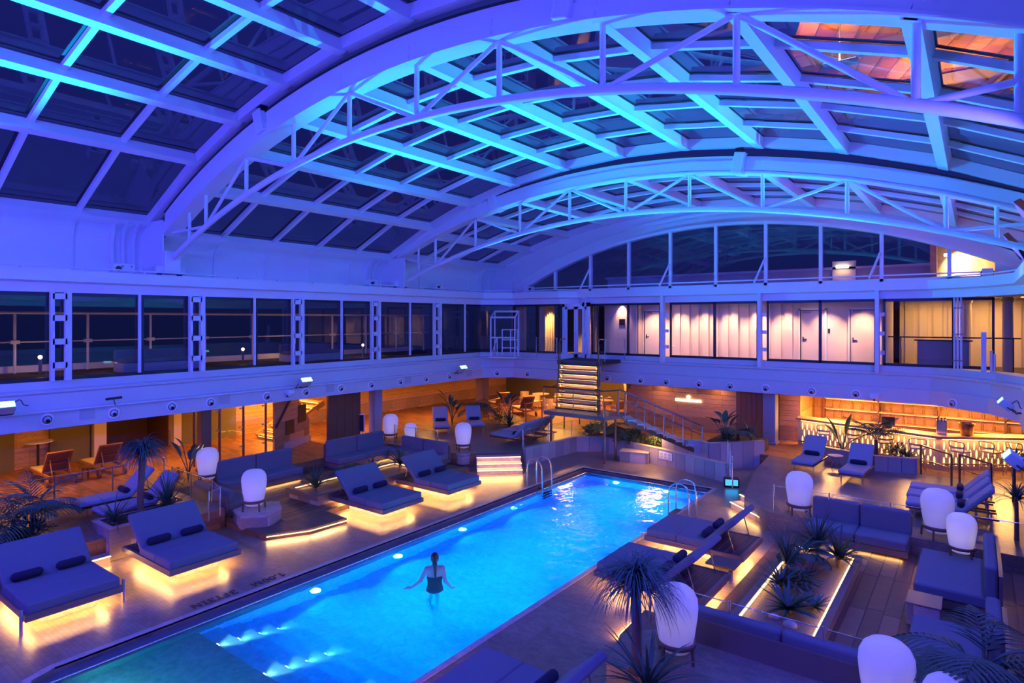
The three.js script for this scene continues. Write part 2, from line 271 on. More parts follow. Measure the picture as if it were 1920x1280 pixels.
// ---- pool ----
{
  const p = POOL, g = struct('floor_001', 'white tiled pool basin lit cyan under water', 'pool'); g.name = 'floor_001';
  const t = 0.2, yb = -1.02, wy = p.water;
  mesh('basin_floor', uvm(bx(p.x0 - t, p.x1 + t, yb - t, yb, p.z0 - t, p.z1 + t)), m.pooltile, g);
  mesh('basin_wall', uvm(bx(p.x0 - t, p.x0 + 0.28, yb, -0.36, p.z0 - t, p.z1 + t)), m.pooltile, g); mesh('basin_wall', uvm(bx(p.x1, p.x1 + t, yb, -0.36, p.z0 - t, p.z1 + t)), m.pooltile, g);
  mesh('basin_wall', uvm(bx(p.x0 - t, p.x1 + t, yb, -0.36, p.z0 - t, p.z0 + 0.28)), m.pooltile, g); mesh('basin_wall', uvm(bx(p.x0 - t, p.x1 + t, yb, -0.36, p.z1, p.z1 + t)), m.pooltile, g);
  mesh('overflow_gutter', [bx(p.x0 - 0.05, p.x0 + 0.3, -0.36, -0.10, p.z0 - 0.05, p.z1), bx(p.x0 + 0.3, p.x1 - 0.02, -0.36, -0.10, p.z0 - 0.05, p.z0 + 0.3), bx(p.x1 - 0.02, p.x1 + 0.1, -0.36, -0.02, p.z0, p.z1)], m.coping, g);
  mesh('gutter_rail', [bar([p.x0 + 0.28, -0.085, p.z0 + 0.28], [p.x0 + 0.28, -0.085, p.z1], 0.018), bar([p.x0 + 0.28, -0.085, p.z0 + 0.28], [p.x1, -0.085, p.z0 + 0.28], 0.018)], m.chrome, g);
  // ledge and steps at the near end
  const L0 = p.x0 + 0.28, L1 = p.x1;
  mesh('ledge', uvm(bx(L0, L1, yb, -0.36, -5.7, p.z1)), m.stone, g, 'beige stone ledge just under the water');
  [[-6.1, -0.5], [-6.5, -0.64], [-6.9, -0.78], [-7.3, -0.9]].forEach(([z, y], k) => mesh('pool_step', uvm(bx(L0, L1, yb, y, z, -5.6)), m.pooltile, g));
  const water = phy({ color: 0xffffff, transmission: 1, thickness: 1.4, roughness: 0.02, ior: 1.33, attenuationColor: rgb(0.008, 0.55, 1.0), attenuationDistance: 2.2, bumpMap: rep(tex(256, 256, (i, j) => { const v = 255 * (0.6 * vn(i / 32, j / 32, 8) + 0.3 * vn(i / 11, j / 16, 16) + 0.1 * vn(i / 4, j / 6, 40)); return [v, v, v]; }, false), 2.4), bumpScale: 0.022 });
  const w = mesh('pool_water', uvm(bx(p.x0 + 0.2, p.x1 + 0.06, yb - 0.06, wy, p.z0 + 0.2, p.z1 + 0.06)), water, scene); w.userData = { kind: 'stuff', label: 'clear blue water filling the long pool', category: 'water' };
  // wall lamps under water: left side, right side, ends
  const lamp = (x, z, nx, nz, k) => { const o = thing('pool_lamp', 'round white lamp in the pool wall under water', 'lamp', [x, -0.55, z], Math.atan2(nx, nz), 'underwater pool lamps'); mesh('bezel', new THREE.CylinderGeometry(0.12, 0.12, 0.02, 20).rotateX(PI / 2).translate(0, 0, 0.01), m.chrome, o); mesh('lamp_lens', new THREE.SphereGeometry(0.1, 16, 8, 0, 2 * PI, 0, PI / 2).scale(1, 0.35, 1).rotateX(PI / 2).translate(0, 0, 0.02), m.poollamp, o); spot(o, POOLC, k, 1.25, 0.8, [0, 0, 0.08], [0, -0.12, 1], 5); };
  for (const z of [-8.2, -10.6, -13.0, -15.4, -18.4]) lamp(p.x0 + 0.285, z, 1, 0, 110);
  for (const z of [-8.2, -10.6, -13.0, -15.4, -18.4]) lamp(p.x1 - 0.005, z, -1, 0, 70);
  lamp(-10.3, p.z0 + 0.285, 0, 1, 20); lamp(-8.4, p.z0 + 0.285, 0, 1, 20);
  for (const x of [-10.6, -8.6]) { const o = thing('pool_lamp', 'small warm lamp lighting the shallow pool ledge', 'lamp', [x, -0.26, p.z1 - 0.01], PI, 'ledge lamps'); mesh('bezel', new THREE.CylinderGeometry(0.07, 0.07, 0.02, 18).rotateX(PI / 2), m.chrome, o); mesh('lamp_lens', new THREE.CylinderGeometry(0.055, 0.055, 0.025, 16).rotateX(PI / 2), m.lampwarm, o); spot(o, rgb(1, 0.8, 0.55), 40, 1.2, 0.8, [0, 0, 0.05], [0, -0.1, 1], 2); }
  // small lamps in the step risers
  for (const [x, z, y] of [[-10.9, -5.72, -0.43], [-10.9, -6.12, -0.57], [-10.9, -6.52, -0.71], [-10.9, -6.92, -0.85], [-9.4, -5.72, -0.43], [-9.4, -6.12, -0.57], [-9.4, -6.52, -0.71], [-9.4, -6.92, -0.85], [-7.9, -5.72, -0.43], [-7.9, -6.12, -0.57], [-7.9, -6.52, -0.71]]) {
    const o = thing('step_lamp', 'small round lamp glowing in a pool step riser', 'lamp', [x, y, z], PI, 'lamps in the pool steps');
    mesh('lamp_lens', new THREE.CylinderGeometry(0.055, 0.055, 0.02, 14).rotateX(PI / 2), m.lampwarm, o); spot(o, rgb(1, 0.8, 0.5), 5, 0.9, 0.7, [0, 0, 0.06], [0, -0.5, 1], 2);
  }
}
// depth marking set in the tiles, read from across the pool
{
  const font = await new FontLoader().loadAsync('fonts/droid/droid_sans_bold.typeface.json');
  for (const [txt, z] of [['3FT3IN', -6.25], ['1.00M', -7.35]]) {
    const g = new TextGeometry(txt, { font, size: 0.2, depth: 0.006, curveSegments: 3, bevelEnabled: false });
    g.rotateX(-PI / 2).rotateY(-PI / 2).translate(-12.28, 0.001, z - 0.55);
    single('depth_marking', g, m.seal, `dark depth marking ${txt} inlaid in the deck by the pool edge`, 'marking');
  }
}

// ---- the retractable glass roof: three telescoping sections ----
const arcs = { A: [-9.5, -12.0, 23.75], B: [-9.4, -13.32, 24.27], C: [-9.7, -17.85, 28.13] };
const arcY = ([cx, cy, R], x) => cy + Math.sqrt(R * R - (x - cx) ** 2);
const PURX = [-18.2, -16, -13.8, -11.6, -9.4, -7.2, -5, -2.8, -0.6];
function roofSection(name, arc, xL, xR, z0, z1, rows, label) {   // z0 near, z1 far
  const g = struct(name, label, 'roof'), xs = [xL, ...PURX, xR], D = 0.3, n = xs.length;
  const slope = x => -(x - arc[0]) / Math.sqrt(arc[2] ** 2 - (x - arc[0]) ** 2);
  xs.forEach((x, i) => {
    const a = Math.atan(slope(x)), y = arcY(arc, x), geo = merge([new THREE.BoxGeometry(0.16, D, z0 - z1), new THREE.BoxGeometry(0.24, 0.04, z0 - z1).translate(0, -D / 2 + 0.013, 0)]).rotateZ(a);
    mesh('purlin', geo.translate(x, y + D / 2, (z0 + z1) / 2), m.white, g);
  });
  const step = (z0 - z1) / rows;
  for (let i = 0; i < n - 1; i++) {
    const xa = xs[i], xb = xs[i + 1], ya = arcY(arc, xa) + 0.24, yb = arcY(arc, xb) + 0.24;
    for (let r = 0; r <= rows; r++) {
      const z = z0 - r * step, edge = r === 0 || r === rows;
      mesh(edge ? 'edge_bar' : 'glazing_bar', beam([xa, ya - (edge ? 0.06 : 0), z], [xb, yb - (edge ? 0.06 : 0), z], edge ? 0.26 : 0.13, edge ? 0.28 : 0.12), m.white, g);
      if (r === rows) break;
      const zc = z - step / 2, up = 0.09, q = new THREE.BufferGeometry();
      q.setAttribute('position', new THREE.Float32BufferAttribute([xa, ya + up, z, xb, yb + up, z, xb, yb + up, z - step, xa, ya + up, z - step], 3)); q.setIndex([0, 1, 2, 0, 2, 3]); q.computeVertexNormals();
      q.setAttribute('uv', new THREE.Float32BufferAttribute([0, 0, 1, 0, 1, 1, 0, 1], 2));
      mesh('pane', q, m.roofglass, g);
      const nx = (xb - xa), s = 0.14 / Math.hypot(nx, yb - ya), P = t => [xa + nx * t, ya + (yb - ya) * t + up + 0.012];
      const [x1, y1] = P(s), [x2, y2] = P(1 - s);
      mesh('seal', [beam([x1, y1, z - 0.1], [x1, y1, z - step + 0.1], 0.06, 0.03), beam([x2, y2, z - 0.1], [x2, y2, z - step + 0.1], 0.06, 0.03), beam([x1, y1, z - 0.1], [x2, y2, z - 0.1], 0.06, 0.03), beam([x1, y1, z - step + 0.1], [x2, y2, z - step + 0.1], 0.06, 0.03)], m.seal, g);
    }
  }
  for (const [x, s] of [[xL, -1], [xR, 1]]) mesh('cove_end', bx(x + s * 0.62, x - s * 0.9, 6.96, arcY(arc, x) + 0.1, z1 + 0.02, z1 + 0.06), m.white, g);
  // white cove panels from the eave down to the track, both sides
  for (const [x, s] of [[xL, -1], [xR, 1]]) {
    const y = arcY(arc, x) + 0.02, bays = rows, prof = [];
    for (let k = 0; k <= 8; k++) { const t = k / 8 * PI / 2; prof.push([x + s * (0.62 * Math.sin(t) - 0.05), y - 0.62 + 0.62 * Math.cos(t)]); }
    prof.push([x + s * 0.57, 6.97]);
    for (let b = 0; b < bays; b++) {
      const za = z0 - b * step, zb = za - step, pos = [], th = 0.03;
      const outline = [...prof, ...prof.slice().reverse().map(([px, py]) => [px + s * th, py + th])];
      mesh('cove_panel', upright(outline, zb + 0.012, za - 0.012), m.white, g);
      const ribO = [...prof.map(([px, py]) => [px - s * 0.05, py - 0.02]), ...prof.slice().reverse()];
      mesh('cove_rib', upright(ribO, za - 0.03, za + 0.03), m.white, g);
    }
    for (let k = 0; k < 3; k++) mesh('cove_rib', upright([...prof.map(([px, py]) => [px - s * (0.08 + 0.03 * k), py - 0.03]), ...prof.slice().reverse()], z1 + 0.3 + k * 0.32, z1 + 0.38 + k * 0.32), m.white, g);
  }
  return g;
}
roofSection('ceiling', arcs.A, -21.3, 2.5, 3.2, -9.0, 6, 'nearest arched glass roof section on white purlins');
roofSection('ceiling_001', arcs.B, -20.7, 1.9, -9.1, -18.7, 5, 'middle arched glass roof section between the two big trusses');
roofSection('ceiling_002', arcs.C, -20.3, 1.4, -18.8, -25.9, 4, 'far arched glass roof section reaching the glazed gable');
// arched trusses
function truss(z, low, top, chord, label, foot) {
  const g = thing('roof_truss', label, 'truss', [0, 0, z]);
  const N = 48, x0 = CX - foot, x1 = CX + foot, pos = [], idx = [];
  const sect = (x) => { const yl = arcY(low, x), yt = arcY(top, x); return [[x, yl], [x, yt]]; };
  const box = (w, o0, o1, t0, t1) => {        // swept box, w wide in z, from low + o0 to top + o1 (or a thin plate)
    const p = [], hw = w / 2;
    const R = []; for (let k = 0; k <= N; k++) { const x = x0 + (x1 - x0) * k / N, [a, b] = sect(x), ya = t0 === 'low' ? a[1] + o0 : b[1] + o0, yb = t1 === 'low' ? a[1] + o1 : b[1] + o1; R.push([[x, ya, hw], [x, yb, hw], [x, yb, -hw], [x, ya, -hw]]); }
    for (let k = 0; k < N; k++) for (let c = 0; c < 4; c++) { const d = (c + 1) % 4; p.push(...R[k][c], ...R[k + 1][c], ...R[k + 1][d], ...R[k][c], ...R[k + 1][d], ...R[k][d]); }
    const q = new THREE.BufferGeometry(); q.setAttribute('position', new THREE.Float32BufferAttribute(p, 3)); q.computeVertexNormals(); q.setAttribute('uv', new THREE.Float32BufferAttribute(new Float32Array(p.length / 3 * 2), 2)); return q;
  };
  mesh('box_beam', box(0.34, 0, 0, 'low', 'top'), m.white, g); mesh('lower_flange', box(0.5, -0.02, 0.03, 'low', 'low'), m.white, g); mesh('top_seal', box(0.38, 0.0, 0.05, 'top', 'top'), m.seal, g);
  const cpts = []; for (let k = 0; k <= 36; k++) { const x = x0 + (x1 - x0) * k / 36; cpts.push([x, arcY(chord, x), 0]); }
  mesh('lower_chord', tube(cpts, 0.085, 72, 10), m.white, g);
  const nodes = [-20.3, ...PURX, 1.5], top_ = x => [x, arcY(low, x), 0], bot = x => [x, arcY(chord, x), 0];
  nodes.slice(1, -1).forEach((x) => mesh('strut', bar(top_(x), bot(x), 0.055), m.white, g));
  [-19.2, 0.4].forEach(x => mesh('strut', bar(top_(x), bot(x), 0.05), m.white, g));
  for (let i = 0; i < nodes.length; i++) if (i % 2 === 0) for (const j of [i - 1, i + 1]) if (nodes[j] !== undefined) mesh('diagonal', bar(top_(nodes[i]), bot(nodes[j]), 0.048), m.white, g);
  for (const x of [-14.9, -5.6]) { const y = arcY(top, x); mesh('lock_bracket', rb(0.34, 0.62, 0.62, 0.04).rotateZ(Math.atan(-(x - CX) / 20)).translate(x, y - 0.22, 0.05), m.white, g); mesh('lock_pin', bx(x - 0.1, x + 0.1, y + 0.05, y + 0.22, 0.1, 0.3), m.black, g); }
  for (const s of [-1, 1]) { const x = CX + s * (foot + 0.05); mesh('bogie', [rb(0.5, 0.7, 0.5, 0.05, x, 7.4, 0), rb(0.3, 0.24, 0.9, 0.03, x, 7.14, 0)], m.white, g); mesh('wheel', [new THREE.CylinderGeometry(0.09, 0.09, 0.1, 14).rotateZ(PI / 2).translate(x, 7.06, 0.3), new THREE.CylinderGeometry(0.09, 0.09, 0.1, 14).rotateZ(PI / 2).translate(x, 7.06, -0.3)], m.black, g); }
  return g;
}
truss(-9.2, [-9.31, -13.32, 24.27], [-9.6, -12.2, 23.75], [-9.5, -16.49, 26.31], 'white arched roof truss with heavy box beam, nearest of two', 11.05);
truss(-18.9, [-9.9, -17.85, 28.13], [-9.9, -16.45, 27.22], [-9.49, -21.0, 30.13], 'white arched roof truss standing before the glazed gable', 10.9);

// ---- glazed gable ----
{
  const g = struct('window_1', 'arched glazed gable of tall panes between white posts', 'window'), arc = [-8.7, -12.61, 22.07], z = -26;
  const pts = []; for (let k = 0; k <= 40; k++) { const x = -19.3 + 20.9 * k / 40; pts.push([x, arcY(arc, x), z]); }
  const ring = []; for (let k = 0; k < 40; k++) ring.push(beam(pts[k], pts[k + 1], 0.4, 0.12).translate(0, 0.1, 0), beam(pts[k], pts[k + 1], 0.24, 0.3).translate(0, 0.3, 0));
  mesh('arch_frame', ring, m.white, g);
  const hd = []; for (let k = 0; k <= 40; k++) { const x = -19.9 + 21.2 * k / 40; hd.push([x, arcY(arcs.C, x) + 0.32]); } for (let k = 40; k >= 0; k--) { const x = -19.9 + 21.2 * k / 40; hd.push([x, arcY(arc, x) + 0.3]); }
  mesh('header_band', upright(hd, z + 0.02, z + 0.08), m.white, g); mesh('header_rib', pts.slice(1).map((p, k) => beam([pts[k][0], pts[k][1] + 0.62, z + 0.12], [p[0], p[1] + 0.62, z + 0.12], 0.08, 0.07)), m.white, g);
  const mx = []; for (let k = 0; k < 9; k++) mx.push(-16.77 + 2.005 * k);
  mx.forEach((x, k) => { mesh('mullion', bx(x - 0.06, x + 0.06, 6.95, arcY(arc, x) + 0.1, z - 0.08, z + 0.1), m.white, g); if (k % 2) mesh('prop', bar([x - 0.35, 7.05, z + 0.42], [x - 0.04, 8.0, z + 0.08], 0.045), m.white, g); });
  const xs = [-18.6, ...mx, 1.2];
  for (let k = 0; k < xs.length - 1; k++) {
    const o = [[xs[k], 6.95], [xs[k + 1], 6.95]]; for (let t = 8; t >= 0; t--) { const x = xs[k] + (xs[k + 1] - xs[k]) * t / 8; o.push([x, arcY(arc, x) + 0.08]); }
    mesh('pane', new THREE.ShapeGeometry(new THREE.Shape(o.map(p => new THREE.Vector2(...p)))).translate(0, 0, z), m.dimglass, g);
  }
  mesh('sill_rail', [bx(-18.9, 1.2, 6.95, 7.05, z - 0.1, z + 0.1), beam([-18.6, 7.16, z + 0.3], [1, 7.16, z + 0.3], 0.05, 0.05)], m.white, g);
}
// ---- upper deck windows ----
function ladderPost(parent, x, z, alongZ, y0 = 3.72, y1 = 6.6) {
  const g = [], w = alongZ ? [0.1, 0.12] : [0.12, 0.1];
  const at = (o, ww, ya, yb) => alongZ ? bx(x - 0.07, x + 0.07, ya, yb, z + o - ww / 2, z + o + ww / 2) : bx(x + o - ww / 2, x + o + ww / 2, ya, yb, z - 0.07, z + 0.07);
  mesh('post', [at(-0.2, 0.15, y0, y1), at(0.17, 0.09, y0, y1), ...[4.25, 4.9, 5.55, 6.15].map(y => at(0, 0.34, y, y + 0.16))], m.white, parent);
}
{
  const g = struct('window_2', 'long band of dark promenade windows in black frames', 'window'), x = -20.42, zs = []; for (let k = -5; k <= 10; k++) zs.push(-6.47 - 1.87 * k);
  mesh('frame', [bx(x - 0.05, x + 0.05, 3.9, 4.0, -25, 3), bx(x - 0.05, x + 0.05, 6.24, 6.36, -25, 3)], m.black, g);
  zs.forEach((z, k) => { if (z < -25.1) return; mesh('mullion', bx(x - 0.05, x + 0.06, 3.95, 6.3, z - 0.045, z + 0.045), m.black, g); if (k % 2) ladderPost(g, x + 0.16, z + 0.3, true, 3.9, 6.36); else mesh('slim_post', bx(x + 0.06, x + 0.13, 3.98, 6.34, z + 0.06, z + 0.13), m.white, g); });
  for (let k = 0; k < zs.length - 1; k++) mesh('pane', new THREE.PlaneGeometry(1.87, 2.34).rotateY(PI / 2).translate(x, 5.1, (zs[k] + zs[k + 1]) / 2), m.nightglass, g);
}
{
  const g = struct('window_3', 'corridor windows of the upper deck in black frames between white posts', 'window'), z = -26.32;
  for (const [a, b, c] of [[-14.9, -12.96, -11.35], [-10.92, -8.92, -7.12], [-6.79, -4.82, -2.94], [-2.72, -0.62, 0.5]]) {
    mesh('frame', [bx(a, c, 3.9, 4.0, z - 0.05, z + 0.05), bx(a, c, 6.24, 6.34, z - 0.05, z + 0.05), bx(a, a + 0.07, 3.9, 6.34, z - 0.05, z + 0.05), bx(c - 0.07, c, 3.9, 6.34, z - 0.05, z + 0.05), bx(b - 0.05, b + 0.05, 3.9, 6.34, z - 0.05, z + 0.05)], m.black, g);
    for (const [p, q] of [[a, b], [b, c]]) mesh('pane', new THREE.PlaneGeometry(q - p, 2.3).translate((p + q) / 2, 5.1, z), m.glass, g);
  }
  for (const x of [-15.06, -11.08, -6.92, -2.8]) { mesh('post', bx(x - 0.15, x - 0.02, 3.66, 6.64, z + 0.1, z + 0.4), m.white, g); mesh('stiffener', [4.3, 5.0, 5.7].map(y => bx(x - 0.02, x + 0.13, y, y + 0.14, z + 0.08, z + 0.2)), m.white, g); }
}
{
  const g = struct('window_4', 'slanted corner panes beside the upper staircase door', 'window');
  for (const [a, b] of [[[-20.42, -24.5], [-19.15, -25.72]], [[-19.15, -25.72], [-17.7, -25.72]], [[-17.7, -25.72], [-16.4, -25.75]]]) {
    mesh('frame', [beam([a[0], 3.95, a[1]], [b[0], 3.95, b[1]], 0.1, 0.1), beam([a[0], 6.29, a[1]], [b[0], 6.29, b[1]], 0.1, 0.1), bx(b[0] - 0.06, b[0] + 0.06, 3.9, 6.34, b[1] - 0.05, b[1] + 0.05)], m.black, g);
    const L = Math.hypot(b[0] - a[0], b[1] - a[1]); mesh('pane', new THREE.PlaneGeometry(L, 2.3).rotateY(-Math.atan2(b[1] - a[1], b[0] - a[0])).translate((a[0] + b[0]) / 2, 5.1, (a[1] + b[1]) / 2), m.glass, g);
  }
}
{
  const g = struct('door_1', 'white framed glass double door at the head of the stairs', 'door'), z = -26.0;
  mesh('door_frame', [bx(-16.35, -16.2, 3.72, 6.4, z - 0.08, z + 0.08), bx(-14.85, -14.98, 3.72, 6.4, z - 0.08, z + 0.08), bx(-16.35, -14.85, 6.2, 6.4, z - 0.08, z + 0.08)], m.white, g);
  for (const x of [-16.2, -15.59]) { const l = mesh('door_leaf', [bx(x, x + 0.1, 3.75, 6.2, z - 0.03, z + 0.03), bx(x + 0.5, x + 0.6, 3.75, 6.2, z - 0.03, z + 0.03), bx(x, x + 0.6, 3.75, 3.9, z - 0.03, z + 0.03), bx(x, x + 0.6, 6.08, 6.2, z - 0.03, z + 0.03)], m.white, g); mesh('pane', new THREE.PlaneGeometry(0.4, 2.2).translate(x + 0.3, 5, z), m.glass, l); mesh('handle', bar([x + 0.52, 4.7, z + 0.06], [x + 0.52, 4.95, z + 0.06], 0.015), m.chrome, l); }
}

// =====================================================================
// LIGHT FITTINGS
// =====================================================================
// unseen violet wash fittings, added behind the lens to supply the overall violet light
function addedWashFitting(pos, dir, label, k) {
  const g = thing('added_wash_light', label, 'light', pos, 0, 'added violet wash bars'); const d = V(...dir).normalize(), back = d.clone().multiplyScalar(-0.08), q = new THREE.Quaternion().setFromUnitVectors(V(0, 0, 1), d);
  mesh('housing', rb(1.3, 0.34, 0.12, 0.02).applyQuaternion(q).translate(back.x, back.y, back.z), m.black, g);
  mesh('lamp_face', new THREE.BoxGeometry(1.2, 0.26, 0.02).applyQuaternion(q).translate(back.x * 0.2, back.y * 0.2, back.z * 0.2), glow(VIOLET, 3), g);
  mesh('bracket', bar([back.x, back.y - 0.15, back.z], [back.x * 2.4, back.y - 0.32, back.z * 2.4], 0.03), m.black, g);
  area(g, VIOLET, WASH * k, 1.2, 0.26, [d.x * 0.03, d.y * 0.03, d.z * 0.03], dir);
}
for (const z of [-3, -8.5, -14, -19.5]) addedWashFitting([0.72, 7.34, z], [-1, -0.5, 0], 'added unseen violet wash bar on the track beam over the right-hand seats', 0.72);
for (const x of [-16.5, -11.5, -6.5]) addedWashFitting([x, 7.3, 2.7], [0, -0.25, -1], 'added unseen violet wash bar on the track beam at the near end', 1.35);
// cyan floods clamped to the fascia
function flood(pos, ry, tilt, label, aim, power = FLOOD, cone = 0.62) {
  const g = thing('flood_light', label, 'light', pos, ry, 'cyan floods on the fascia');
  const h = new THREE.Group(); h.name = 'head'; h.rotation.x = -tilt; g.add(h); h.position.set(0, 0.05, 0.32);
  mesh('housing', rb(0.46, 0.2, 0.3, 0.03), m.panelgrey, h); mesh('lamp_face', new THREE.BoxGeometry(0.42, 0.16, 0.02).translate(0, 0, 0.155), m.ledblue, h);
  mesh('bracket', [bar([-0.25, 0, 0.3], [-0.25, -0.16, 0.1], 0.014), bar([0.25, 0, 0.3], [0.25, -0.16, 0.1], 0.014), bar([-0.25, -0.16, 0.1], [0.25, -0.16, 0.1], 0.016), bar([0, -0.16, 0.1], [0, -0.16, 0], 0.025)], m.black, g);
  mesh('cable', tube([[0.2, 0.1, 0.2], [0.4, 0.2, 0.1], [0.5, 0.05, 0.05], [0.6, 0.02, 0.02]], 0.012, 14, 6), m.black, g);
  const c = Math.cos(ry), s = Math.sin(ry), dx = aim[0] - pos[0], dy = aim[1] - pos[1], dz = aim[2] - pos[2], L = Math.hypot(dx, dy, dz), loc = [(dx * c - dz * s) / L, dy / L, (dx * s + dz * c) / L];
  spot(g, CYAN, power, cone, 0.85, [loc[0] * 0.55, 0.1 + loc[1] * 0.3, 0.34 + loc[2] * 0.3], loc, 4);
}
flood([-20.02, 3.3, -4.8], PI / 2, 0.7, 'cyan flood light on the left fascia nearest the near end', [-13.5, 11.3, -3.2], FLOOD * 1.5, 0.5);
flood([-20.02, 3.24, -13.6], PI / 2, 0.7, 'cyan flood light on the left fascia above the wood-panelled stairwell', [-6.5, 11, -13.5], FLOOD * 1.5);
flood([-20.02, 3.16, -22.26], PI / 2, 0.7, 'cyan flood light on the left fascia above the rear planters', [-7, 10, -20]);
flood([0.9, 2.9, -15.0], -PI / 2, 0.7, 'cyan flood light on a pole beside the bar terrace', [-8, 11, -13], FLOOD * 0.5, 0.42);
flood([0.95, 3.3, -20.9], -PI / 2, 0.7, 'cyan flood light under the fascia corner by the bar', [-7.5, 10.6, -16.5], FLOOD * 0.6, 0.42);
mesh('lamp_pole', [bar([1.02, 0.5, -15.0], [1.02, 3.0, -15.0], 0.04)], m.steelgrey, scene).userData = { label: 'grey pole carrying the cyan flood by the bar terrace', category: 'pole' };

// round air nozzles along the fascia
const nozzle0 = (() => {
  const g = thing('air_nozzle', 'round white air nozzle with a dark throat set in the fascia', 'nozzle', [-20.1, 2.88, -5.84], PI / 2, 'air nozzles along the fascia');
  mesh('ring', merge([new THREE.TorusGeometry(0.135, 0.035, 10, 24), new THREE.RingGeometry(0.09, 0.15, 24).translate(0, 0, 0.012)]), m.nozzle, g); mesh('gap', new THREE.TorusGeometry(0.098, 0.012, 8, 24).translate(0, 0, 0.02), m.seal, g); mesh('ball', new THREE.SphereGeometry(0.1, 18, 12).scale(1, 1, 0.7), m.fascia, g); mesh('throat', new THREE.CylinderGeometry(0.05, 0.05, 0.03, 16).rotateX(PI / 2 + 0.35).translate(0, -0.03, 0.065), m.black, g);  // gap torus is dark colour standing in for the shadow inside the ring
  return g;
})();
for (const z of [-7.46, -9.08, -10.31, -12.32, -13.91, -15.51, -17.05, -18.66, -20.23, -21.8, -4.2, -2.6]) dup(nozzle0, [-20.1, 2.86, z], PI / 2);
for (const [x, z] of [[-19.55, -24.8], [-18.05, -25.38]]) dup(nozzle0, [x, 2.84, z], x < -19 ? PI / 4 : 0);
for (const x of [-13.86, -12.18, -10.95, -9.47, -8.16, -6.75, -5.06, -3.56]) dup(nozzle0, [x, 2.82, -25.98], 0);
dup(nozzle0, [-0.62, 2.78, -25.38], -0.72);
// flush square access panels
for (const z of [-6.79, -10.78, -15.01, -19.13, -23.27]) single('access_panel', bx(-20.115, -20.09, 2.76, 3.06, z - 0.19, z + 0.19), m.panelgrey, 'square grey access panel flush in the left fascia', 'panel', 'grey panels in the left fascia');
// camera domes and a small boom
for (const [p, l] of [[[-20.0, 2.96, -13.15], 'white dome camera box under the cyan flood on the left fascia'], [[-2.95, 2.82, -25.9], 'white dome camera on the fascia above the bar']]) { const g = thing('dome_camera', l, 'camera', p); mesh('mount', rb(0.3, 0.16, 0.26, 0.03), m.white, g); mesh('dome', new THREE.SphereGeometry(0.1, 16, 10).translate(0, -0.09, 0), m.white, g); mesh('lens', new THREE.SphereGeometry(0.045, 10, 8).translate(0, -0.15, 0.06), m.black, g); }
{ const g = thing('microphone_arm', 'small black microphone arm clipped to the left fascia pipe', 'microphone', [-19.96, 3.3, -7.4]); mesh('body', bar([0, 0, 0.2], [0, 0.02, -0.22], 0.035), m.black, g); mesh('stem', bar([0, -0.2, -0.05], [0, 0, 0], 0.012), m.black, g); }

// =====================================================================
// UPPER DECK BEHIND THE WINDOWS
// =====================================================================
{ // promenade on the left
  const s = struct('floor_002', 'dark outer promenade deck behind the left windows', 'floor');
  mesh('soffit', bx(-27, -21.9, 6.7, 6.8, -26, 4), m.steelgrey, s); mesh('kerb', bx(-27.2, -26.9, 3.7, 3.95, -26, 4), m.white, s);
  const r = thing('promenade_railing', 'tall pale windscreen railing along the outer promenade', 'railing');
  mesh('top_rail', bar([-26.6, 5.82, 4], [-26.6, 5.82, -27], 0.05), m.white, r); mesh('mid_rail', bar([-26.6, 4.8, 4], [-26.6, 4.8, -27], 0.025), m.white, r);
  for (let z = 2; z > -27; z -= 2.2) { mesh('post', bar([-26.6, 3.72, z], [-26.6, 5.85, z], 0.045), m.white, r); mesh('clamp', bx(-26.7, -26.5, 4.74, 4.86, z - 0.12, z + 0.12), m.white, r); }
  const bollard = (x, z, k) => { const g = thing('bollard_lamp', 'small warm bollard lamp on the outer promenade', 'lamp', [x, 3.72, z], 0, 'promenade bollard lamps'); mesh('post', cyl(0.05, 0.05, 0.5, 0, 0, 0, 12), m.steelgrey, g); mesh('lamp_head', new THREE.SphereGeometry(0.07, 12, 8).translate(0, 0.57, 0), m.lampwarm, g); const l = new THREE.PointLight(WARM, k, 0, 2); l.position.set(0, 0.57, 0); l.castShadow = true; g.add(l); };
  for (const [x, z] of [[-24.5, -9.2], [-25.8, -7.3], [-25.5, -14.5], [-24.8, -20.5], [-25.9, -2.5], [-26.2, -5.2], [-25.2, -11.4], [-26.2, -16.8], [-25.7, -18.6]]) bollard(x, z, 1.4);
  for (const z of [-3, -10.2, -16.6]) { const g = thing('deck_sofa', 'low white outdoor sofa on the outer promenade', 'sofa', [-23.6, 3.72, z], PI / 2, 'promenade sofas'); mesh('base', rb(2.6, 0.32, 0.9, 0.05, 0, 0.2, 0), m.white, g); mesh('seat', rb(2.5, 0.16, 0.8, 0.06, 0, 0.44, 0.05), m.cushionlight, g); mesh('backrest', rb(2.6, 0.4, 0.18, 0.06, 0, 0.6, -0.38), m.cushionlight, g); }
}
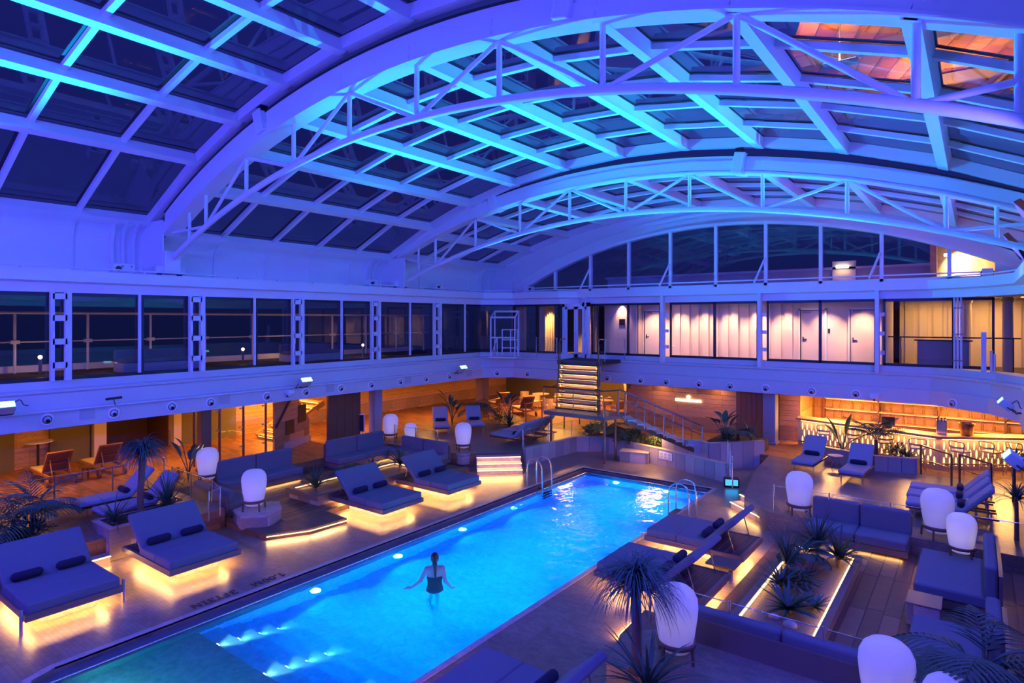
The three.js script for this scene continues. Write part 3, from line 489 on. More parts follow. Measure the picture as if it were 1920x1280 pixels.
// sea and distant hull below
{ const o = mesh('sea', new THREE.CircleGeometry(300, 48).rotateX(-PI / 2).translate(0, -18, 0), m.sea, scene); o.userData = { kind: 'stuff', label: 'dark night sea around the ship', category: 'sea' }; }
{ // corridor behind the back windows
  const s = struct('wall_back_001', 'pale pink ribbed panel wall of the upper corridor with white doors', 'wall'); const z = -28.9;
  mesh('backing', bx(-13.4, -2.7, 3.7, 6.5, z - 0.15, z), m.pinkpanel, s);
  for (let x = -12.2; x < -6.3; x += 0.46) mesh('rib_panel', upright([[x, 3.72], [x, 6.4], [x + 0.06, 6.4], [x + 0.3, 6.4], [x + 0.3, 3.72]], z, z + 0.09 + 0.05 * (Math.round(x * 10) % 3 === 0)), m.pinkpanel, s);
  mesh('corridor_ceiling', bx(-20.8, 4, 6.4, 6.55, -33, -26.6), m.cream, s); mesh('end_wall', bx(-2.8, -2.65, 3.7, 6.4, -29, -26.6), m.pinkpanel, s); mesh('end_wall', bx(-13.55, -13.4, 3.7, 6.4, -31, -28.2), m.pinkpanel, s);
  mesh('rear_wall', bx(-21, 4, 3.7, 6.5, -33.2, -33), m.darkwood, s);
  mesh('notice', bx(-14.35, -14.05, 5.3, 5.6, -28.15, -28.12), m.black, s); mesh('partition', bx(-15.2, -13.4, 3.7, 6.4, -28.3, -28.15), m.pinkpanel, s);
  const door = (x0, x1, n, label) => { const d = struct('door_' + n, label, 'door'); mesh('door_leaf', bx(x0, x1, 3.74, 5.98, z + 0.02, z + 0.08), m.pinkpanel, d); mesh('door_frame', [bx(x0 - 0.07, x0, 3.72, 6.05, z, z + 0.13), bx(x1, x1 + 0.07, 3.72, 6.05, z, z + 0.13), bx(x0 - 0.07, x1 + 0.07, 5.98, 6.05, z, z + 0.13)], m.white, d); mesh('gap', [bx(x0 - 0.015, x0 + 0.005, 3.74, 6, z + 0.05, z + 0.135), bx(x0, x1, 5.97, 5.99, z + 0.05, z + 0.135)], m.seal, d); mesh('handle', [bx(x0 + 0.1, x0 + 0.24, 4.72, 4.75, z + 0.09, z + 0.13), bx(x0 + 0.08, x0 + 0.12, 4.64, 4.84, z + 0.08, z + 0.1)], m.black, d); mesh('door_closer', bx(x0 + 0.1, x0 + 0.4, 5.88, 5.95, z + 0.08, z + 0.14), m.steelgrey, d); };
  door(-13.3, -12.35, 2, 'white corridor door beside the ribbed panels'); door(-6.05, -5.1, 3, 'white corridor door with a small dark plate beside it'); door(-4.15, -3.25, 4, 'white corridor door at the end of the corridor');
  mesh('plate', bx(-5.0, -4.92, 5.0, 5.2, z, z + 0.03), m.black, s);
  for (const [x, k] of [[-12.7, 9], [-11.4, 9], [-10.2, 9], [-9.0, 9], [-7.8, 9], [-6.6, 9], [-5.0, 9], [-3.7, 9], [-14.2, 4]]) { const g = thing('downlight', 'round ceiling downlight washing the upper corridor wall', 'light', [x, 6.4, -27.95], 0, 'corridor downlights'); mesh('trim', new THREE.TorusGeometry(0.07, 0.015, 8, 20).rotateX(PI / 2), m.white, g); mesh('lamp_lens', new THREE.CylinderGeometry(0.06, 0.06, 0.012, 16), m.lampwarm, g); spot(g, rgb(1, 0.50, 0.26), k * 4.2, 0.7, 0.9, [0, -0.04, 0], [0, -1, -0.42], 2); }
  for (const x of [-11.5, -8.5, -5.5]) { const g = thing('light_panel', 'flat ceiling light panel of the upper corridor', 'light', [x, 6.39, -27.6], 0, 'corridor light panels'); mesh('lamp_face', bx(-0.6, 0.6, -0.01, 0.01, -0.15, 0.15), m.ledsoft, g); area(g, rgb(1, 0.5, 0.3), 5, 1.2, 0.3, [0, -0.02, 0], [0, -1, 0]); }
}
{ // lounge left of the corridor and bar room right of it
  for (const [x, z] of [[-19.6, -29.5], [-17.8, -30.5], [-16.6, -29.2], [-20.2, -27.6]]) { const g = thing('curtain', 'olive curtain lit from above in the upper lounge', 'curtain', [x, 3.72, z], 0, 'upper lounge curtains'); const pts = []; for (let k = 0; k <= 24; k++) pts.push([-0.5 + k / 24, 0.05 * Math.sin(k * 1.6)]); mesh('cloth', prism([...pts, ...pts.slice().reverse().map(([a, b]) => [a, b + 0.02])], 0, 2.65), m.cream, g); mesh('curtain_rail', bar([-0.55, 2.66, 0], [0.55, 2.66, 0], 0.02), m.black, g); }
  for (const x of [-19.4, -17.3]) { const g = thing('ceiling_spot', 'warm ceiling spot above a curtain of the upper lounge', 'light', [x, 6.38, -29], 0, 'upper lounge spots'); mesh('trim', new THREE.TorusGeometry(0.07, 0.015, 8, 20).rotateX(PI / 2), m.white, g); mesh('lamp_lens', new THREE.CylinderGeometry(0.06, 0.06, 0.012, 16), m.lampwarm, g); spot(g, WARM, 70, 0.7, 0.8, [0, -0.03, 0], [0.1, -1, -0.2], 2); }
  const col = (x, z, l) => { const g = thing('round_column', l, 'column', [x, 3.72, z]); mesh('shaft', cyl(0.16, 0.16, 2.66, 0, 0, 0, 18), m.cream, g); mesh('collar', cyl(0.2, 0.2, 0.1, 0, 2.5, 0, 18), m.cream, g); };
  col(-18.4, -27.2, 'pale round column behind the slanted corner panes'); col(-0.3, -29.2, 'round column lit yellow in the upper bar room'); col(0.9, -28.0, 'round column beside the dark upper glazing at the right');
  const s = struct('wall_right_001', 'yellow lit back wall of the upper bar room', 'wall'); mesh('panel', bx(-2.6, 4, 3.7, 6.4, -31.2, -31), m.cream, s); for (let x = -2.4; x < 3; x += 0.5) mesh('rib_panel', bx(x, x + 0.3, 3.72, 6.38, -31, -30.93), m.cream, s);
  const c = thing('upper_bar_counter', 'dark bar counter in the upper bar room', 'counter', [-0.9, 3.72, -28.6]); mesh('body', bx(-0.9, 0.7, 0, 1.05, -0.35, 0.35), m.steelgrey, c); mesh('counter_top', bx(-1, 0.8, 1.05, 1.1, -0.4, 0.4), m.black, c);
  for (const [x, z] of [[-1.6, -29.6], [0.2, -29.6], [1.6, -28.8]]) { const g = thing('light_panel', 'warm ceiling panel of the upper bar room', 'light', [x, 6.39, z], 0, 'upper bar room light panels'); mesh('lamp_face', bx(-0.3, 0.3, -0.01, 0.01, -0.3, 0.3), m.ledsoft, g); area(g, rgb(1, 0.5, 0.15), 55, 0.6, 0.6, [0, -0.02, 0], [0, -1, 0]); }
  const h = thing('handrail', 'dark handrail across the upper bar room window', 'railing'); mesh('rail', bar([-2.6, 4.95, -26.6], [1.2, 4.95, -26.6], 0.025), m.black, h); for (const x of [-2.2, -0.4, 1]) mesh('post', bar([x, 3.72, -26.6], [x, 4.95, -26.6], 0.02), m.black, h);
}
{ // superstructure beyond the gable
  const g = thing('deck_house', 'pale flat-roofed deck house beyond the glazed gable with a lit door', 'building', [0, 0, 0]);
  mesh('wall', bx(-16, 4, 6.6, 7.75, -33, -30), m.fascia, g); mesh('roof_edge', bx(-16.1, 4, 7.75, 7.85, -33, -29.9), m.white, g); mesh('door', bx(-5.0, -4.1, 6.8, 8.1, -30.02, -29.9), m.white, g); const lp = mesh('lamp', rb(0.5, 0.14, 0.1, 0.04, -4.6, 7.85, -29.8), m.lampwarm, g);
  area(g, WARM, 30, 0.5, 0.12, [-4.6, 7.78, -29.74], [0, -0.8, 0.3]);
  const f = thing('funnel_wall', 'amber lit wall beyond the right end of the gable', 'wall', [0, 0, 0]); mesh('panel', bx(-1.2, 3.5, 6.6, 9.6, -29.4, -29.2), m.cream, f); mesh('return_panel', bx(-1.4, -1.2, 6.6, 8.6, -29.4, -28.4), m.cream, f); mesh('lamp', rb(0.18, 0.12, 0.12, 0.03, -0.9, 8.05, -28.9), m.lampwarm, f); spot(f, rgb(1, 0.55, 0.16), 60, 1.2, 0.8, [-0.7, 8.0, -28.8], [0.35, -0.5, -0.5], 2);
}
{ // timber soffit of the deck above, seen through the roof
  const g = thing('timber_soffit', 'warm lit timber plank soffit of the deck above the glass roof', 'soffit', [0, 0, 0]);
  const mats = [0, 1, 2].map(k => std({ map: rep(WOOD([[214, 140, 84], [190, 112, 62], [226, 160, 104]][k], 2), 1.5), roughness: 0.7 }));
  for (let k = 0; k < 26; k++) { const x = -5.4 + k * 0.62; for (let j = 0; j < 3; j++) mesh('plank', uvm(new THREE.BoxGeometry(0.56, 0.08, 4.4)).rotateY(0.35).translate(x - 1.55 * (j - 1), 14.2, -19.5 - j * 4.3), mats[(k * 7 + j * 5) % 3], g); }
  for (const z of [-17.5, -21.6, -26]) mesh('crossbeam', beam([-8, 13.9, z], [12, 13.9, z - 0.5], 0.2, 0.35), m.steelgrey, g);
  for (const [x, z] of [[-3, -19], [1.5, -18.2], [5.5, -19.5], [-1, -25], [4, -25.5]]) { mesh('lamp_housing', bx(x - 0.45, x + 0.45, 12.55, 12.66, z - 0.12, z + 0.12), m.steelgrey, g); mesh('lamp', bx(x - 0.4, x + 0.4, 12.66, 12.68, z - 0.08, z + 0.08), m.lampwarm, g); area(g, rgb(1, 0.42, 0.09), 560, 0.8, 0.16, [x, 12.72, z], [0, 1, 0]); mesh('lamp_hanger', [bar([x, 12.66, z], [x, 14.1, z], 0.02)], m.steelgrey, g); }
}

// =====================================================================
// LOWER GALLERY
// =====================================================================
function panelLight(x, y, z, w, d, power, label, group, color = WARM) { const g = thing('ceiling_panel_light', label, 'light', [x, y, z], 0, group); mesh('lamp_face', bx(-w / 2, w / 2, -0.012, 0.012, -d / 2, d / 2), m.ledsoft, g); mesh('trim', [bx(-w / 2 - 0.03, -w / 2, -0.02, 0.02, -d / 2, d / 2), bx(w / 2, w / 2 + 0.03, -0.02, 0.02, -d / 2, d / 2)], m.white, g); area(g, color, power, w, d, [0, -0.02, 0], [0, -1, 0]); }
for (const z of [-2, -6, -10, -14.5, -19, -23]) panelLight(-22.6, 2.63, z, 0.5, 1.6, 36, 'warm ceiling light panel of the left gallery', 'left gallery ceiling lights', AMBER);
for (const [x, z] of [[-20.5, -28], [-17.5, -28], [-20.5, -31.5], [-17, -31.5]]) panelLight(x, 2.63, z, 1.2, 0.6, 60, 'warm ceiling light panel of the rear lounge', 'rear lounge ceiling lights', AMBER);
for (const [x, z] of [[-4.6, -27.6], [-1.8, -27.1], [0.8, -27.3]]) panelLight(x, 2.63, z, 1.4, 0.4, 140, 'warm ceiling light panel over the bar', 'bar ceiling lights');
for (const [x, z] of [[-4.2, -29.8], [-0.8, -29.8]]) panelLight(x, 2.63, z, 2.4, 0.3, 70, 'warm light panel above the back bar shelves', 'back bar ceiling lights');
for (const [x, z] of [[-11.8, -26.95], [-9.2, -26.95]]) panelLight(x, 2.63, z, 1.2, 0.2, 20, 'warm ceiling light panel washing the timber wall', 'timber wall ceiling lights', AMBER);
{
  const s = struct('wall_left_001', 'timber boarded rear wall of the left gallery with recesses', 'wall'); const x = -26;
  for (let k = 0; k < 12; k++) for (const [za, zb] of [[-34, -11.65], [-9.35, 4]]) mesh('board', uvm(bx(x - 0.1, x, 0.5 + k * 0.18, 0.5 + k * 0.18 + 0.172, za, zb)), m.woodwall, s);
  mesh('room_lining', [bx(-28, x - 0.1, 0.5, 2.7, -11.75, -11.65), bx(-28, x - 0.1, 0.5, 2.7, -9.35, -9.25), bx(-28.1, -28, 0.5, 2.7, -11.7, -9.3), bx(-28, x - 0.1, 2.55, 2.66, -11.7, -9.3)], m.brown, s, 'unlit brown room behind the doorway'); mesh('room_carpet', bx(-28, x - 0.1, 0.5, 0.51, -11.65, -9.35), m.carpet, s); mesh('lintel', bx(x - 0.1, x, 2.5, 2.66, -11.65, -9.35), m.woodwall, s); mesh('pilaster', [bx(x, x + 0.3, 0.5, 2.66, -9.3, -8.9), bx(x, x + 0.3, 0.5, 2.66, -12, -11.7)], m.cream, s);
  mesh('curtain_panel', [bx(x, x + 0.15, 0.5, 2.66, -8.8, -7.6), bx(x, x + 0.15, 0.5, 2.66, -6.6, -5.2)], m.olive, s);
  mesh('olive_panel', bx(x, x + 0.12, 0.5, 2.66, -14.4, -12.1), m.olive, s);
  const st = thing('gallery_stair', 'lit timber stair rising behind glass in the left gallery', 'stair'); for (let k = 0; k < 8; k++) { const z = -14.6 - k * 0.3, y = 0.5 + (k + 1) * 0.18; mesh('tread', uvm(bx(-24.6, -23.2, y - 0.05, y, z - 0.3, z)), m.woodwall, st); mesh('led_strip', bx(-24.5, -23.3, y - 0.07, y - 0.05, z - 0.03, z - 0.01), m.ledwarm, st); }
  for (const x of [-24.6, -23.2]) mesh('stringer', beam([x, 0.62, -14.6], [x, 1.9, -17.0], 0.06, 0.24), m.woodwall, st);
  area(st, AMBER, 45, 1.2, 1.6, [-24.2, 2.6, -15.6], [0, -1, 0]);
  const w = thing('stairwell_wall', 'timber clad stairwell wall with a sloped top and two dark windows', 'wall', [-21.9, 0.5, -14.5], Math.atan2(1, 2.1) * 1);
  const rows = 9, out = (y) => y < 0.95 ? -1.25 : Math.min(0.1, -1.25 + (y - 0.95) * 0.95);
  for (let k = 0; k < rows; k++) { const y0 = k * 0.215, y1 = y0 + 0.207, a = out(y0), b = out(y1); mesh('board', uvm(new THREE.ExtrudeGeometry(new THREE.Shape([[-1.3, y0], [-a, y0], [-b, y1], [-1.3, y1]].map(p => new THREE.Vector2(...p))), { depth: 0.08, bevelEnabled: false })).rotateY(PI / 2), m.woodwall, w); }
  const hr = []; hr.push(beam([0.1, 0.97, 1.27], [0.1, 2.0, 0.2], 0.12, 0.06)); mesh('handrail', hr, m.darkwood, w);
  for (const [z, y, hh] of [[0.25, 0.55, 0.55], [-0.65, 0.9, 0.7]]) mesh('window', [bx(0.07, 0.1, y, y + hh, z - 0.3, z + 0.3)], m.black, w);
  mesh('skirting', bx(0.08, 0.12, 0.0, 0.28, -1.3, 0.7), m.stone, w);
}
{ // columns and brown panels under the left fascia
  const col = (x, z, w, mat, l) => { const g = thing('gallery_column', l, 'column', [x, 0.5, z]); mesh('shaft', rb(w, 2.16, w, 0.03, 0, 1.08, 0), mat, g); mesh('plinth', rb(w + 0.06, 0.1, w + 0.06, 0.02, 0, 0.05, 0), mat, g); };
  col(-20.7, -10.4, 0.34, m.brown, 'brown column beside the glazed stair'); col(-20.7, -17.8, 0.42, m.steelgrey, 'dark grey column behind the pair of lanterns'); col(-20.6, -24.9, 0.5, m.brown, 'brown column beside the rear lounge floor');
  col(-6.75, -26.7, 0.5, m.steelgrey, 'dark column wrapped at the end of the bar');
  const p = thing('brown_panels', 'brown timber panels beside the stairwell wall', 'panel', [-21.05, 0.5, -16.4], 0.1); for (let k = 0; k < 4; k++) mesh('panel', bx(-0.05, 0.05, 0, 2.14, -0.9 + k * 0.45, -0.47 + k * 0.45), m.brown, p);
  const gl = thing('stair_glazing', 'glass screen with slim posts in front of the lit stair', 'glazing', [-21.6, 0.5, -11.6]); for (const z of [-1.6, -0.7, 0.2, 1.1]) mesh('post', bar([0, 0, z], [0, 2.14, z], 0.045), m.bronze, gl); for (const z of [-1.15, -0.25, 0.65]) { mesh('pane', new THREE.PlaneGeometry(0.82, 2.05).rotateY(PI / 2).translate(0, 1.05, z), m.glass, gl); for (const y of [0.4, 1.1, 1.8]) mesh('fitting', bx(-0.03, 0.03, y, y + 0.05, z - 0.42, z - 0.3), m.chrome, gl); }
  const scr = thing('easel_screen', 'small dark screen board on a stand in the left gallery', 'screen', [-21.2, 0.5, -17.2], 0.6); mesh('board', bx(-0.3, 0.3, 0.3, 1.0, -0.03, 0.03), m.black, scr); mesh('frame', [bx(-0.33, -0.3, 0.28, 1.03, -0.035, 0.035), bx(0.3, 0.33, 0.28, 1.03, -0.035, 0.035), bx(-0.33, 0.33, 1, 1.03, -0.035, 0.035)], m.white, scr); mesh('stand', [bar([-0.25, 0, 0.1], [-0.25, 0.3, 0], 0.02), bar([0.25, 0, 0.1], [0.25, 0.3, 0], 0.02)], m.chrome, scr);
}
{ // rear walls
  const s = struct('wall_back_002', 'timber wall behind the staircase with a brown plank section', 'wall'), z = -27.6;
  for (let k = 0; k < 10; k++) mesh('board', uvm(bx(-13.6, -8.4, 0.5 + k * 0.215, 0.707 + k * 0.215, z - 0.1, z)), m.woodwall, s);
  for (let k = 0; k < 8; k++) mesh('plank', uvm(bx(-8.4 + k * 0.22, -8.19 + k * 0.22, 0.5, 2.66, z - 0.06, z + 0.05)), m.brown, s);
  for (let k = 0; k < 10; k++) mesh('board', uvm(bx(-6.62, -5.8, 0.5 + k * 0.215, 0.707 + k * 0.215, z - 0.1, z + 0.02)), m.woodwall, s);
  mesh('rear_lounge_wall', bx(-27, -13.6, 0.5, 2.7, -34.1, -34), m.olive, s); mesh('rear_lounge_side', bx(-13.7, -13.6, 0.5, 2.7, -34, -27.6), m.woodwall, s);
  mesh('bar_back_wall', uvm(bx(-6, 4, 0.5, 2.7, -30.7, -30.6)), m.woodwall, s); mesh('bar_side', bx(-5.95, -5.85, 0.5, 2.7, -30.6, -27.6), m.woodwall, s);
  const n = thing('neon_sign', 'small glowing wall sign of warm letters under a round crest', 'sign', [-10.55, 1.86, z + 0.04]);
  let x = -0.62; while (x < 0.6) { const w = rr(0.03, 0.07); mesh('neon_stroke', bx(x, x + w, -0.05, 0.06, 0, 0.03), m.lampwarm, n); x += w + 0.025; }
  mesh('neon_crest', new THREE.CylinderGeometry(0.09, 0.09, 0.03, 18).rotateX(PI / 2).translate(0, 0.16, 0.015), m.lampwarm, n); area(n, WARM, 6, 1.2, 0.12, [0, 0, 0.05], [0, 0, 1]);
}
{ // bar
  const g = thing('bar_counter', 'long angled bar counter with a brass front of glowing slots', 'bar'), pts = [[-5.8, -26.75], [-1.0, -25.3], [1.6, -26.9]];
  mesh('counter_top', uvm(prism([...pts, [1.6, -27.7], [-1.0, -26.1], [-5.8, -27.5]], 1.56, 1.64)), m.woodwall, g);
  mesh('front_panel', prism([[-5.75, -26.9], [-1.0, -25.47], [1.6, -27.05], [1.6, -27.4], [-1, -25.8], [-5.75, -27.2]], 0.5, 1.56), m.wicker, g); mesh('foot_rail', [bar([-5.7, 0.72, -26.78], [-1, 0.72, -25.34], 0.025), bar([-1, 0.72, -25.34], [1.6, 0.72, -26.95], 0.025)], m.bronze, g);
  const slot = new THREE.SphereGeometry(1, 8, 6).scale(0.027, 0.15, 0.02);
  for (const [a, b, n] of [[[-5.65, -26.86], [-1.05, -25.47], 26], [[-0.95, -25.48], [1.5, -26.98], 15]]) for (let k = 0; k < n; k++) for (let r = 0; r < 3; r++) { const t = (k + 0.5 + (r % 2) * 0.4) / n; if (t > 0.99) continue; mesh('light_slot', slot.clone().translate(a[0] + (b[0] - a[0]) * t, 0.78 + r * 0.27, a[1] + (b[1] - a[1]) * t), m.slot, g); }
  strip(g, [-5.6, 1.545, -26.74], [-1.1, 1.545, -25.36], [0, -1, 0], 40, 0.02); strip(g, [-0.9, 1.545, -25.38], [1.5, 1.545, -26.86], [0, -1, 0], 40, 0.02);
  const sh = thing('bar_shelving', 'back bar shelves with lit edges behind the counter', 'shelf', [0, 0, -30.35]); for (const y of [1.2, 1.65, 2.1]) { mesh('shelf_board', bx(-5.4, 2.8, y, y + 0.04, -0.2, 0.15), m.woodwall, sh); mesh('led_strip', bx(-5.3, 2.7, y - 0.02, y, 0.1, 0.13), m.ledsoft, sh); } for (const x of [-5.4, -3.3, -1.2, 0.9, 2.8]) mesh('upright', bx(x - 0.03, x + 0.03, 0.5, 2.6, -0.2, 0.15), m.brown, sh);
  const bottle = thing('bottle', 'bottle standing on the lit back bar shelves', 'bottle', [-5, 1.24, -30.35], 0, 'bottles on the back bar'); mesh('body', lathe([[0, 0], [0.04, 0], [0.042, 0.18], [0.016, 0.24], [0.016, 0.31], [0, 0.31]], 12), std({ color: rgb(0.25, 0.14, 0.05), roughness: 0.2 }), bottle); mesh('cap', cyl(0.018, 0.018, 0.03, 0, 0.305, 0, 10), m.black, bottle);
  for (let k = 1; k < 40; k++) dup(bottle, [-5.1 + (k % 20) * 0.38 + rr(-0.05, 0.05), k < 20 ? 1.24 : 1.69, -30.35 + rr(-0.05, 0.05)], rnd());
  const bucket = thing('ice_bucket', 'brown tapered bucket on the bar counter', 'bucket', [-0.25, 1.64, -26.1]); mesh('body', lathe([[0, 0], [0.17, 0], [0.24, 0.42], [0.22, 0.42], [0.15, 0.03]]), m.bronze, bucket); mesh('rim', new THREE.TorusGeometry(0.235, 0.012, 8, 24).rotateX(PI / 2).translate(0, 0.42, 0), m.bronze, bucket);
  const tap = thing('beer_tap', 'pale tap tower on the bar counter', 'tap', [-0.95, 1.64, -25.95]); mesh('tower', rb(0.3, 0.5, 0.16, 0.03, 0, 0.25, 0), m.chrome, tap); for (const x of [-0.1, 0, 0.1]) mesh('handle', cyl(0.012, 0.02, 0.16, x, 0.42, 0.1, 8), m.black, tap);
  for (const [x, l] of [[-2.55, 'dark till screen on the bar counter']]) { const t = thing('till_screen', l, 'screen', [x, 1.64, -26.2], 0.3); mesh('stand', rb(0.2, 0.1, 0.16, 0.02, 0, 0.05, 0), m.black, t); mesh('panel', rb(0.42, 0.3, 0.03, 0.01, 0, 0.26, 0), m.black, t); }
  const bs = thing('bar_stool', 'gold wire bar stool at the glowing bar', 'stool', [-4.6, 0.5, -25.95], PI, 'gold bar stools');
  mesh('seat', rb(0.42, 0.06, 0.4, 0.03, 0, 0.74, 0), m.cream, bs); mesh('back_hoop', tube([[-0.2, 0.76, -0.18], [-0.23, 1.05, -0.22], [0, 1.08, -0.26], [0.23, 1.05, -0.22], [0.2, 0.76, -0.18]], 0.016, 24, 8), m.wicker, bs); mesh('back_band', tube([[-0.23, 0.9, -0.2], [0, 0.88, -0.27], [0.23, 0.9, -0.2]], 0.03, 12, 8), m.wicker, bs);
  for (const [x, z] of [[-1, -1], [1, -1], [-1, 1], [1, 1]]) mesh('leg', bar([x * 0.23, 0, z * 0.22], [x * 0.17, 0.72, z * 0.16], 0.013), m.wicker, bs); mesh('foot_ring', new THREE.TorusGeometry(0.26, 0.011, 8, 24).rotateX(PI / 2).translate(0, 0.28, 0), m.wicker, bs);
  for (const [x, z, r] of [[-3.6, -25.7, 3.4], [-2.6, -25.4, 3.5], [-1.6, -25.0, 3.3], [-0.4, -25.2, 2.6], [0.4, -25.7, 2.5], [1.1, -26.1, 2.6]]) dup(bs, [x, 0.5, z], r);
}
{ // rear lounge chairs and tables
  const ch = thing('lounge_chair', 'golden wicker tub chair in the rear lounge', 'chair', [-20.2, 0.5, -29], 0.4, 'wicker chairs in the rear lounge');
  mesh('seat', rb(0.6, 0.14, 0.58, 0.05, 0, 0.38, 0), m.cream, ch); const arc_ = []; for (let k = 0; k <= 12; k++) { const a = PI * 0.1 + PI * 1.8 * 0 + (k / 12) * PI * 0.98 + PI * 0.01; arc_.push([0.36 * Math.cos(a), -0.34 * Math.sin(a)]); }
  mesh('backrest', prism([...arc_, ...arc_.slice().reverse().map(([a, b]) => [a * 0.88, b * 0.88])], 0.32, 0.74), m.wicker, ch); for (const [x, z] of [[-1, -1], [1, -1], [-1, 1], [1, 1]]) mesh('leg', bar([x * 0.28, 0, z * 0.24], [x * 0.24, 0.34, z * 0.22], 0.018), m.wicker, ch);
  for (const [x, z, r] of [[-18.9, -28.6, 2.6], [-19.4, -30.6, 1.2], [-17.7, -29.6, 3.6], [-18.2, -31.6, 0.2], [-16.6, -30.8, 4.4], [-21.6, -30.2, 1.4], [-16.2, -28.6, 3.0], [-15.3, -29.8, 4.6]]) dup(ch, [x, 0.5, z], r);
  const tb = thing('lounge_table', 'round golden table in the rear lounge', 'table', [-20.4, 0.5, -30], 0, 'round tables in the rear lounge'); mesh('table_top', cyl(0.5, 0.5, 0.04, 0, 0.7, 0, 24), m.wicker, tb); mesh('pedestal', cyl(0.05, 0.05, 0.7, 0, 0, 0, 12), m.wicker, tb); mesh('base', cyl(0.28, 0.26, 0.03, 0, 0, 0, 20), m.wicker, tb);
  for (const [x, z] of [[-18.7, -29.7], [-17.3, -30.8], [-16.0, -29.6]]) dup(tb, [x, 0.5, z], 0);
  for (const [x, z] of [[-23.6, -28.4], [-20.6, -32.6], [-18.4, -32.8], [-16.4, -32.8]]) { const g = thing('slanted_post', 'pale slanted post in the rear lounge', 'post', [x, 0.5, z], 0, 'slanted posts of the rear lounge'); mesh('shaft', beam([0.25, 0, 0], [-0.05, 2.15, 0], 0.16, 0.16), m.cream, g); mesh('shoe', rb(0.26, 0.08, 0.26, 0.02, 0.25, 0.04, 0), m.cream, g); }
  const small = thing('side_table_lamp', 'round pale side table in the left gallery alcove', 'table', [-25.3, 0.5, -7.1]); mesh('table_top', cyl(0.42, 0.42, 0.03, 0, 0.95, 0, 24), m.cream, small); mesh('pedestal', cyl(0.04, 0.04, 0.95, 0, 0, 0, 10), m.black, small); mesh('base', cyl(0.25, 0.23, 0.03, 0, 0, 0, 20), m.black, small);
}

// =====================================================================
// FURNITURE
// =====================================================================
// double daybed: foot towards +x
function makeDaybed(label, legs) {
  const g = thing('double_daybed', label, 'daybed', [0, 0, 0]);
  mesh('platform_frame', [bx(-1.55, 0.79, 0.24, 0.36, -0.78, -0.74), bx(-1.55, 0.79, 0.24, 0.36, 0.74, 0.78), bx(0.75, 0.79, 0.24, 0.36, -0.74, 0.74), bx(-1.55, -1.51, 0.24, 0.36, -0.74, 0.74), bx(-1.51, 0.75, 0.325, 0.342, -0.74, 0.74)], m.bedframe, g, 'dark bronze frame');
  for (let k = 0; k < 4; k++) mesh('slat', bx(-1.45 + k * 0.17, -1.31 + k * 0.17, 0.343, 0.355, -0.7, 0.7), m.darkwood, g);
  mesh('plinth', uvm(bx(-1.05, 0.42, 0, 0.325, -0.46, 0.46)), m.stone, g);
  for (const x of [-0.37, 0.375]) mesh('seat_cushion', rb(0.745, 0.19, 1.5, 0.035, x, 0.435, 0), m.cushion, g);
  const b = mesh('back_cushion', rb(0.92, 0.13, 1.5, 0.04, -0.44, 0.07, 0), m.cushion, g); b.position.set(-0.74, 0.44, 0); b.rotation.z = -0.74;
  for (const z of [-0.6, 0.6]) mesh('support_strut', bar([-1.3, 0.34, z], [-1.16, 0.84, z], 0.014), m.chrome, g);
  for (const z of [-0.36, 0.38]) mesh('bolster', new THREE.CapsuleGeometry(0.085, 0.36, 6, 14).rotateX(PI / 2).translate(-0.62, 0.62, z), m.towel, g, 'navy rolled bolster');
  if (legs) for (const [x, z] of [[0.7, -0.82], [0.7, 0.82]]) mesh('leg', rb(0.05, 0.46, 0.05, 0.01, x, 0.23, z), m.chrome, g);
  return g;
}
function bedGlow(g) {     // warm strips round the plinth under the frame
  strip(g, [0.6, 0.312, -0.6], [0.6, 0.312, 0.6], [-0.1, -1, 0], BEDL); strip(g, [-1.3, 0.312, 0.6], [0.55, 0.312, 0.6], [0, -1, -0.1], BEDL); strip(g, [-1.3, 0.312, -0.6], [0.55, 0.312, -0.6], [0, -1, 0.1], BEDL); strip(g, [-1.36, 0.312, -0.6], [-1.36, 0.312, 0.6], [0.1, -1, 0], BEDL);
}
const BEDL = 110;
const bed0 = makeDaybed('grey double daybed with two navy bolsters beside the wooden planter box', false); bed0.position.set(-14.2, 0, -6.8); bedGlow(bed0);
function bed(x, z, ry, label, legs) { const g = makeDaybed(label, legs); g.position.set(x, 0, z); g.rotation.y = ry; bedGlow(g); return g; }
bed(-14.2, -4.36, 0, 'grey double daybed on slim legs next to the near planting', true);
bed(-13.77, -12.2, 0, 'grey double daybed in front of the gravel planter, beside the hexagonal platform', false);
bed(-13.65, -14.7, 0, 'grey double daybed nearest the lit left steps', false);
bed(-5.65, -14.72, PI, 'grey double daybed across the pool next to the pool ladder, back raised', false);
bed(-5.6, -12.15, PI, 'grey double daybed half hidden behind the drooping palm crown', false);
bed(-5.35, -6.7, PI, 'dark double daybed at the near pool corner', false);
{ const g = thing('side_table', 'low dark side table between the two right-hand daybeds', 'table', [-4.35, 0, -13.4]); mesh('table_top', rb(0.62, 0.05, 0.55, 0.015, 0, 0.36, 0), m.bedframe, g); mesh('leg', uvm(bx(-0.15, 0.15, 0, 0.34, -0.15, 0.15)), m.stone, g); }

